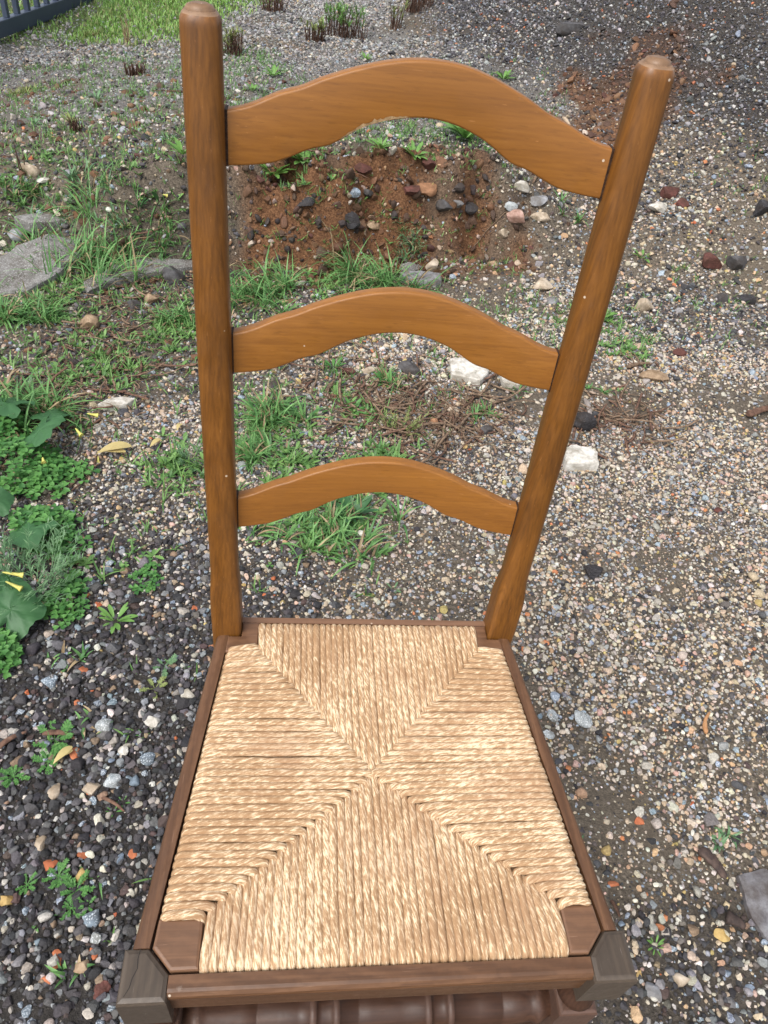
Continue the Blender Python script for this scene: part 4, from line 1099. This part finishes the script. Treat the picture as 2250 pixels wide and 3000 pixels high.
def mallow(u, v, wpx, label, lift=.04, tilt=(0.2, -.3), name='broad_leaf_weed'):
    P, t = at(u, v); W = px(wpx, t); rg = random.Random(int(u + v)); root = empty(name, (P[0], P[1], hz(P[0], P[1]))); tag(root, label, 'weed')
    mb = MB(); nr, ns = 7, 40; V = []; F = []; ph = rg.uniform(0, 6)
    rot = Euler((tilt[0], tilt[1], rg.uniform(0, 6.28))).to_matrix(); c = Vector((P[0], P[1], hz(P[0], P[1]) + lift))
    for i in range(nr + 1):
        for j in range(ns):
            th = 2 * math.pi * j / ns; q = i / nr
            R_ = W * .5 * (1 + .10 * math.cos(5 * th) + .035 * math.cos(17 * th + ph)) * (1 - .55 * math.exp(-((th - math.pi) / .22) ** 2))
            x, y = q * R_ * math.cos(th), q * R_ * math.sin(th)
            z = W * (.06 * abs(math.sin(5 * th / 2 + .3)) * q + .05 * math.sin(3 * th + ph) * q * q + .020 * math.sin(11 * th + 9 * q) * q + .014 * math.sin(23 * th - 14 * q + ph) * q) - W * .10 * q * q
            V.append(c + rot @ Vector((x, y, z)))
    for i in range(nr):
        for j in range(ns): F.append((i * ns + j, i * ns + (j + 1) % ns, (i + 1) * ns + (j + 1) % ns, (i + 1) * ns + j))
    mb.add(V, F, True); mb.build('leaf', G_dark, root)
    ms = MB(); rings = []
    for i in range(6):
        q = i / 5; cc = Vector((P[0] - .03 * (1 - q), P[1] + .02 * (1 - q), hz(P[0], P[1]))).lerp(c, q)
        rings.append([(cc.x + .0018 * math.cos(k * 1.047), cc.y + .0018 * math.sin(k * 1.047), cc.z) for k in range(6)])
    loft(ms, rings); ms.build('stem', G_clover, root)
    return root
mallow(35, 1350, 125, 'big round crinkled leaf at the left edge below the grey-green weed', .045)
mallow(72, 1178, 110, 'broad toothed leaf in front of the bright clover clump', .045, (.35, .1))
mallow(5, 1128, 70, 'broad leaf with yellow tip cut by the left edge', .06, (.3, -.5))
mallow(100, 985, 100, 'dark folded leaf rising out of the clover carpet', .075, (.5, .3))
mallow(30, 925, 100, 'dark round leaf under the trailing grass at the left edge', .07, (.2, .2))
mallow(120, 930, 80, 'dark broad leaf right of the round one under the trailing grass', .05, (.3, -.2))
mallow(20, 1290, 80, 'lobed grey-green leaf at the left edge above the big round leaf', .05, (.4, -.3))
# feathery bush at the left edge
def feathery(u, v, wpx, n, label, mt, hgt=.8):
    P, t = at(u, v); W = px(wpx, t); rg = random.Random(int(u + v * 3)); root = empty('feathery_weed', (P[0], P[1], hz(P[0], P[1]))); tag(root, label, 'weed')
    mb = MB(); ms = MB()
    for i in range(n):
        a = rg.uniform(0, 6.283); rr = W * .3 * math.sqrt(rg.random()); b_ = np.array([P[0] + rr * math.cos(a), P[1] + rr * math.sin(a), hz(P[0], P[1])])
        az = a + rg.gauss(0, .5); L_ = W * hgt * rg.uniform(.4, 1); lean = rg.uniform(.1, .9)
        blade(ms, tuple(b_), az, L_, .0016, lean, .5, 5)
        for k in range(14):
            q = rg.uniform(.2, 1); pp = b_ + L_ * q * np.array([math.cos(az) * math.sin(lean + .2 * q), math.sin(az) * math.sin(lean + .2 * q), math.cos(lean + .2 * q)])
            blade(mb, tuple(pp), az + rg.choice((-1, 1)) * rg.uniform(.5, 1.5), W * rg.uniform(.06, .13), .0030, rg.uniform(.5, 1.3), .4, 2)
    tag(mb.build('foliage', mt, root), kind='stuff'); tag(ms.build('stems', mt, root), kind='stuff'); return root
feathery(75, 1265, 180, 80, 'grey-green feathery weed with brown tips at the left edge', G_blue)
feathery(430, 1000, 110, 26, 'fine feathery weed just left of the left post', G_blue, .5)
feathery(540, 1110, 60, 16, 'fine weed just right of the left post under the lowest slat', G_blue, .5)
feathery(875, 930, 80, 22, 'dry feathery weed in the twig litter', G_olive, .8)

def flower(u, v, label, az=0.2, h=.12, L_=.024, lie=False):
    P, t = at(u, v); 
    # stand the stem so that the bloom is where it is seen: step towards the camera by the stem height
    top = np.array(CAM) + (P - np.array(CAM)) * (1 - h / (CAM[2] - P[2]))
    b_ = np.array([top[0] - .02, top[1] + .02, hz(top[0] - .02, top[1] + .02)])
    root = empty('yellow_flower', tuple(b_)); tag(root, label, 'flower')
    if not lie:
        ms = MB(); rings = []
        for i in range(7):
            q = i / 6; c = b_ + (top - b_) * q + np.array([.012, 0, .012]) * math.sin(math.pi * q)
            rings.append([(c[0] + .0012 * math.cos(k * 1.2566), c[1] + .0012 * math.sin(k * 1.2566), c[2]) for k in range(5)])
        loft(ms, rings); ms.build('stem', G_clover, root)
    d = np.array([math.cos(az), math.sin(az), -.35]); d /= np.linalg.norm(d); s = np.cross(d, [0, 0, 1]); s /= np.linalg.norm(s); n_ = np.cross(s, d)
    rings = []
    for r, q in ((.0010, 0), (.0018, .15), (.0026, .45), (.0034, .75), (.0052, .95), (.0060, 1.0), (.0030, .93), (.0016, .7)):
        rings.append([tuple(top + d * L_ * q + (s * math.cos(k * .6283) + n_ * math.sin(k * .6283)) * r * (1 + .12 * math.cos(k * 3.1416))) for k in range(10)])
    mp = MB(); loft(mp, rings, False); mp.build('petals', G_yel, root)
flower(188, 893, 'upper closed yellow flower above the trailing grass', .2, .12)
flower(163, 925, 'lower drooping yellow flower under the first one', -.8, .10)
flower(5, 1236, 'upper pale yellow flower cut by the left edge', .1, .10, .036)
flower(12, 1256, 'lower narrow yellow bud at the left edge', -.3, .08, .032)
flower(92, 988, 'small cream flower above the dark folded leaf', -1.2, .10, .014)
flower(30, 1432, 'fallen yellow flower tube lying on gravel at the left edge', .5, .006, .04, True)
flower(212, 985, 'tiny yellow bud between clover and dry leaf', -1.4, .01, .022, True)
flower(352, 420, 'small yellow flower head on a stalk behind the slabs', .4, .05, .014)

# dry shrubs on the strip behind
def shrub(u, v, wpx, hpx, label, tips=True, n=60, mt=None, tipm=None):
    P, t = at(u, v); W = px(wpx, t); H_ = px(hpx, t); rg = random.Random(int(u * 3 + v)); z = hz(P[0], P[1])
    root = empty('dry_shrub', (P[0], P[1], z)); tag(root, label, 'shrub')
    ms = MB(); mt_ = MB()
    for i in range(n):
        a = rg.uniform(0, 6.283); rr = W * .42 * math.sqrt(rg.random()); x, y = P[0] + rr * math.cos(a), P[1] + rr * math.sin(a) * .6
        h = H_ * rg.uniform(.45, 1); lx, ly = rg.gauss(0, .18) * h, rg.gauss(0, .18) * h; rings = []
        for k in range(4):
            q = k / 3; r = .0028 * (1 - .6 * q); rings.append([(x + lx * q + r * math.cos(j * 1.571), y + ly * q + r * math.sin(j * 1.571), z - .01 + h * q) for j in range(4)])
        loft(ms, rings)
        if tips and rg.random() < .6:
            for k in range(9): blade(mt_, (x + lx, y + ly, z - .012 + h * rg.uniform(.8, 1)), rg.uniform(0, 6.28), H_ * rg.uniform(.15, .35), .006, rg.uniform(.2, 1.2), .5, 3)
        if rg.random() < .5:
            for k in range(3): blade(ms, (x + lx * .5, y + ly * .5, z + h * rg.uniform(.3, .7)), rg.uniform(0, 6.28), H_ * .3, .003, rg.uniform(.4, 1.2), .2, 2)
    tag(ms.build('stems', mt or G_stem, root), kind='stuff')
    if mt_.v: tag(mt_.build('green_tips', tipm or G_ros, root), kind='stuff')
shrub(742, 82, 115, 62, 'reddish shrub with fresh green tips in the middle of the back strip', True, 65)
shrub(682, 90, 50, 45, 'smaller bare reddish shrub just left of the green-tipped one', True, 45, None, G_olive)
shrub(903, 25, 70, 55, 'bare reddish-brown shrub at the top edge right of the middle', False, 60)
shrub(590, 25, 60, 45, 'brown tufted shrub at the top edge right of the left post', False, 50)
shrub(500, 120, 55, 55, 'grey-brown scrubby shrub just right of the left post top', True, 40, None, G_olive)
shrub(292, 162, 55, 30, 'flat brown dead shrub left of the left post', False, 50)
shrub(853, 65, 36, 60, 'thin dead stalk with olive tips left of the gravel heap', True, 14, None, G_olive)
shrub(165, 285, 34, 34, 'small brown dead stub beside the half-dry rosette', False, 26)
shrub(48, 372, 20, 75, 'single thin dead stalk near the left edge', False, 3)
shrub(275, 95, 20, 60, 'dry pale stalks in front of the fence rail', False, 10, G_dry)
# turf at the back left
rg = random.Random(77); mb = MB(); mo = MB()
cnt = 0
while cnt < 34000:
    x = rg.uniform(-3.2, 1.2); y = rg.uniform(3.0, 9.5)
    if rg.random() > float(turf(x, y)) ** 1.6: continue
    if x < -1.50 + (y - 4.3) * .02 and y > 4.2 and rg.random() < .8: continue
    cnt += 1
    blade(mo if rg.random() < .35 else mb, (x, y, hz(x, y) - .003), rg.uniform(0, 6.283), rg.uniform(.015, .055) * (.6 + .06 * y), .008, rg.uniform(.1, .8), rg.uniform(.2, 1.2), 2)
o = mb.build('grass', leafmat('turf_blade', (.12, .27, .04), (.27, .46, .11)), None, (-1, 5.5, .2)); tag(o, 'bright green turf at the back left beside the fence', 'grass', kind='stuff')
o = mo.build('grass', G_olive, None, (-1, 5.6, .2)); tag(o, 'yellowish thin turf mixed into the green at the back left', 'grass', kind='stuff')
# little weeds and sprouts all over the gravel
mb = MB(); cnt = 0; rg = random.Random(78)
while cnt < 6500:
    x = rg.uniform(-1.6, 2.2); y = rg.uniform(.1, 4.4)
    dens = max(.55 * float(weedy(x, y)), float(sm(.52, .72, fbm(x * 1.9 + 7, y * 1.9 + 21, 3))) * .6) * (.05 + .95 * float(sm(.6, 2.2, y))) * (1 - .75 * float(sm(.2, 1.0, x - .2 * y)))
    if rg.random() > dens: continue
    cnt += 1; z = hz(x, y)
    for k in range(rg.randint(2, 5)):
        blade(mb, (x + rg.uniform(-.008, .008), y + rg.uniform(-.008, .008), z), rg.uniform(0, 6.283), rg.uniform(.012, .038), .0035, rg.uniform(.2, 1.2), rg.uniform(.1, .8), 3)
for (u, v, wq, n) in ((560, 930, 200, 150), (640, 1010, 220, 130), (700, 1130, 240, 170), (820, 1000, 160, 90), (760, 880, 160, 90), (200, 800, 260, 260), (380, 720, 180, 160), (150, 650, 300, 220), (700, 620, 380, 320), (1280, 690, 150, 90), (1350, 760, 140, 60), (60, 440, 260, 200), (300, 480, 260, 200), (660, 345, 240, 180), (960, 310, 240, 160), (380, 1010, 160, 120), (250, 1240, 200, 30)):
    P, t = at(u, v); W = px(wq, t)
    for i in range(n):
        if rg.random() < .40: continue
        x, y = P[0] + rg.gauss(0, W * .25), P[1] + rg.gauss(0, W * .27); z = hz(x, y); q = rg.random()
        if q < .45:
            for k in range(rg.randint(3, 6)): blade(mb, (x + rg.uniform(-.006, .006), y + rg.uniform(-.006, .006), z), rg.uniform(0, 6.283), rg.uniform(.02, .06), .0042, rg.uniform(.2, 1.3), rg.uniform(.2, 1.2), 4)
        elif q < .8:
            for k in range(rg.randint(4, 7)): leaf(mb, (x, y, z + .002), k * 1.2 + rg.uniform(0, 1), rg.uniform(.012, .032), rg.uniform(.005, .011), rg.uniform(.7, 1.3), rg.uniform(0, .6), 0, 4)
        else: clover_leaf(mb, (x, y, z + rg.uniform(.008, .02)), rg.uniform(.006, .011), rg.uniform(0, 6.28), rg.uniform(-.3, .3))
o = mb.build('ground_weeds', leafmat('mixed_weed', (.05, .135, .03), (.19, .34, .095)), None, (0, 1.5, 0)); tag(o, 'thin film of tiny green weeds growing through the gravel', 'weeds', kind='stuff')

# ------------------------------------------------------------------ twigs, bark, dry leaves
def stick(u0, v0, u1, v1, r, label, mt=None, name='twig', cat='twig', bend=.06, flat=1.0, lift=.006):
    A, t = at(u0, v0); B, _ = at(u1, v1); rg = random.Random(int(u0 + v1)); mb = MB(); rings = []; n = 10
    d = B - A; Ln = np.linalg.norm(d[:2]); s = np.array([-d[1], d[0], 0]) / max(1e-6, Ln)
    for i in range(n + 1):
        q = i / n; c = A + d * q + s * bend * Ln * math.sin(math.pi * q + rg.uniform(-.1, .1)); c[2] = hz(c[0], c[1]) + lift + r * .6
        rr = r * (1 - .45 * q) * rg.uniform(.85, 1.1)
        if i in (0, n): rr *= .5
        rings.append([tuple(c + s * rr * math.cos(k * .7854) + np.array([0, 0, 1]) * rr * flat * math.sin(k * .7854)) for k in range(8)])
    loft(mb, rings); o = mb.build(name, mt or G_twig, None, tuple(A)); tag(o, label, cat); return o
stick(150, 1060, 220, 1005, .004, 'straw-coloured twig lying left of the left post', G_twig)
stick(210, 990, 150, 1070, .003, 'dark thin twig crossing beside the straw-coloured one', G_stem, bend=.12)
stick(0, 1622, 60, 1590, .006, 'reddish bark strip entering from the left edge', G_bark, 'bark_strip', 'bark', .1, .5)
stick(95, 1592, 165, 1603, .006, 'reddish bark strip between two feathery weeds', G_bark, 'bark_strip', 'bark', .12, .5)
stick(222, 1728, 270, 1758, .0035, 'short brown twig beside the cream triangular stone', G_bark)
stick(1352, 800, 1402, 790, .008, 'grey-brown stick behind the flat brown stone', G_twig, bend=.05)
stick(1395, 905, 1425, 945, .004, 'thin straight twig pointing towards the viewer right of the right post', G_twig, bend=.02)
stick(1520, 1590, 1528, 1545, .005, 'orange-brown root piece standing out on the right gravel', plain('orange_root', (.30, .14, .06), (.48, .26, .12), 80), bend=.1)
stick(1225, 968, 1310, 998, .008, 'brown bark strip lying behind the white block', G_bark, 'bark_strip', 'bark', .1, .5)
stick(1610, 905, 1690, 885, .014, 'brown wrinkled bark piece at the right edge', G_bark, 'bark_piece', 'bark', .05, .6)
stick(1262, 870, 1270, 920, .010, 'grey weathered wood splinter right of the right post', plain('grey_driftwood', (.16, .13, .11), (.34, .30, .27), 60), 'wood_splinter', 'wood', .05, .5)
stick(1150, 400, 1185, 385, .006, 'thin dead branch under the right end of the top slat', G_twig)
stick(1020, 540, 1140, 500, .003, 'long thin dead twig in front of the pink stone', G_twig, bend=.08)
stick(1215, 260, 1228, 290, .010, 'pale broken wood piece just above the right shoulder of the top slat', plain('pale_wood', (.28, .20, .13), (.45, .35, .25), 60), 'wood_splinter', 'wood', .1)
stick(430, 205, 330, 200, .004, 'thin horizontal twig left of the left post', G_stem, bend=.05)
stick(1560, 1985, 1600, 2010, .012, 'dark rotten wood piece next to the slate slab', plain('rotten_wood', (.02, .014, .012), (.075, .05, .04), 90), 'wood_piece', 'wood', .05, .5)
stick(1505, 1840, 1560, 1905, .012, 'dark bark piece in gravel above the slate slab', plain('dark_bark', (.03, .02, .018), (.10, .065, .05), 90), 'bark_piece', 'bark', .06, .5)
stick(1315, 1950, 1335, 1985, .004, 'thin dark twig under the red-orange chip', G_stem)
# twig litter nobody could count
rg = random.Random(91); mb = MB(); m2 = MB()
for (u, v, wq, n, bk) in ((890, 900, 280, 620, .3), (1000, 900, 170, 260, .3), (1340, 910, 160, 230, .2), (300, 640, 260, 330, .6), (780, 830, 200, 160, .2), (1400, 800, 160, 50, .3), (250, 760, 260, 240, .4), (190, 850, 200, 150, .2), (760, 560, 300, 60, .2), (100, 880, 160, 60, .1)):
    P, t = at(u, v); W = px(wq, t)
    for i in range(n):
        if rg.random() < .35: continue
        x, y = P[0] + rg.gauss(0, W * .33), P[1] + rg.gauss(0, W * .33); z = hz(x, y) + rg.uniform(.002, .014)
        az = rg.uniform(0, 6.283); Ln = rg.uniform(.02, .13); el = rg.uniform(-.12, .2); r = rg.choice((.0008, .0011, .0016, .0026, .0042))
        if rg.random() < bk: Ln = rg.uniform(.012, .035); r = rg.uniform(.002, .0045)
        d = np.array([math.cos(az) * math.cos(el), math.sin(az) * math.cos(el), math.sin(el)]); s = np.array([-math.sin(az), math.cos(az), 0]); k_ = rg.uniform(-.15, .15); rings = []
        for k in range(4):
            q = k / 3; c = np.array([x, y, z]) + d * Ln * q + s * Ln * k_ * math.sin(math.pi * q)
            rings.append([tuple(c + s * r * math.cos(j * 1.571) + np.array([0, 0, 1]) * r * math.sin(j * 1.571) * .7) for j in range(4)])
        loft(m2 if rg.random() < .35 else mb, rings)
o = mb.build('twig_litter', G_twig, None, at(890, 900)[0]); tag(o, 'brown litter of dead twigs and stalks behind the chair', 'twigs', kind='stuff')
o = m2.build('bark_litter', G_bark, None, at(300, 640)[0]); tag(o, 'reddish bark crumbs and twigs among the litter', 'bark', kind='stuff')
# yellowed leaves
def dryleaf(u, v, wpx, az, label, curl=.9):
    P, t = at(u, v); W = px(wpx, t); mb = MB()
    c = (P[0] - math.cos(az) * W / 2, P[1] - math.sin(az) * W / 2, hz(P[0], P[1]) + .010)
    leaf(mb, c, az, W, W * .35, 1.1, curl, 0, 9); leaf(mb, (c[0], c[1] + .006, c[2] + .002), az - .35, W * .8, W * .22, 1.3, .5, 0, 8)
    o = mb.build('dry_leaf', G_ydry, None, tuple(P)); tag(o, label, 'leaf')
dryleaf(250, 982, 75, .35, 'curled yellow dead leaf left of the left post')
dryleaf(337, 965, 34, 1.0, 'small yellow leaf scrap right of the curled one')
dryleaf(386, 930, 24, 1.5, 'yellow leaf standing upright near the left post')
dryleaf(140, 1640, 50, .9, 'brown-orange dry leaf in the black gravel')

# ------------------------------------------------------------------ fence at the back left
M_fence = plain('blue_grey_fence_paint', (.035, .048, .078), (.050, .066, .10), 8, .4, .5, .05, .001)
A, B = Vector(FENA), Vector(FENB); dirv = Vector((B.x - A.x, B.y - A.y, 0)).normalized()
A = A - dirv * 1.2; B = B + dirv * 5.0
LEN = (B - A).length; side = Vector((-dirv.y, dirv.x, 0)); zf = .5 * (hz(FENA[0], FENA[1]) + hz(FENB[0], FENB[1])) - .005
fence = empty('metal_fence', (A.x, A.y, zf)); tag(fence, 'dark blue-grey metal bar fence in the top left corner', 'fence')
def fbox(name, a0, a1, z0, z1, th):
    mb = MB(); P0 = Vector((A.x, A.y, 0))
    c = []
    for z in (z0, z1):
        for aa, ss in ((a0, -1), (a1, -1), (a1, 1), (a0, 1)):
            p = P0 + dirv * aa + side * ss * th / 2; c.append((p.x, p.y, zf + z))
    mb.add(c, [(0, 3, 2, 1), (4, 5, 6, 7), (0, 1, 5, 4), (1, 2, 6, 5), (2, 3, 7, 6), (3, 0, 4, 7)], False)
    o = mb.build(name, M_fence, fence)
    bv = o.modifiers.new('bevel', 'BEVEL'); bv.width = .003; bv.segments = 2
    return o
fbox('bottom_rail', 0, LEN, 0, .080, .05); fbox('top_rail', 0, LEN, 1.10, 1.15, .05)
k = .06
while k < LEN - .05:
    fbox('bar', k, k + .030, .0795, 1.1005, .030); k += .13
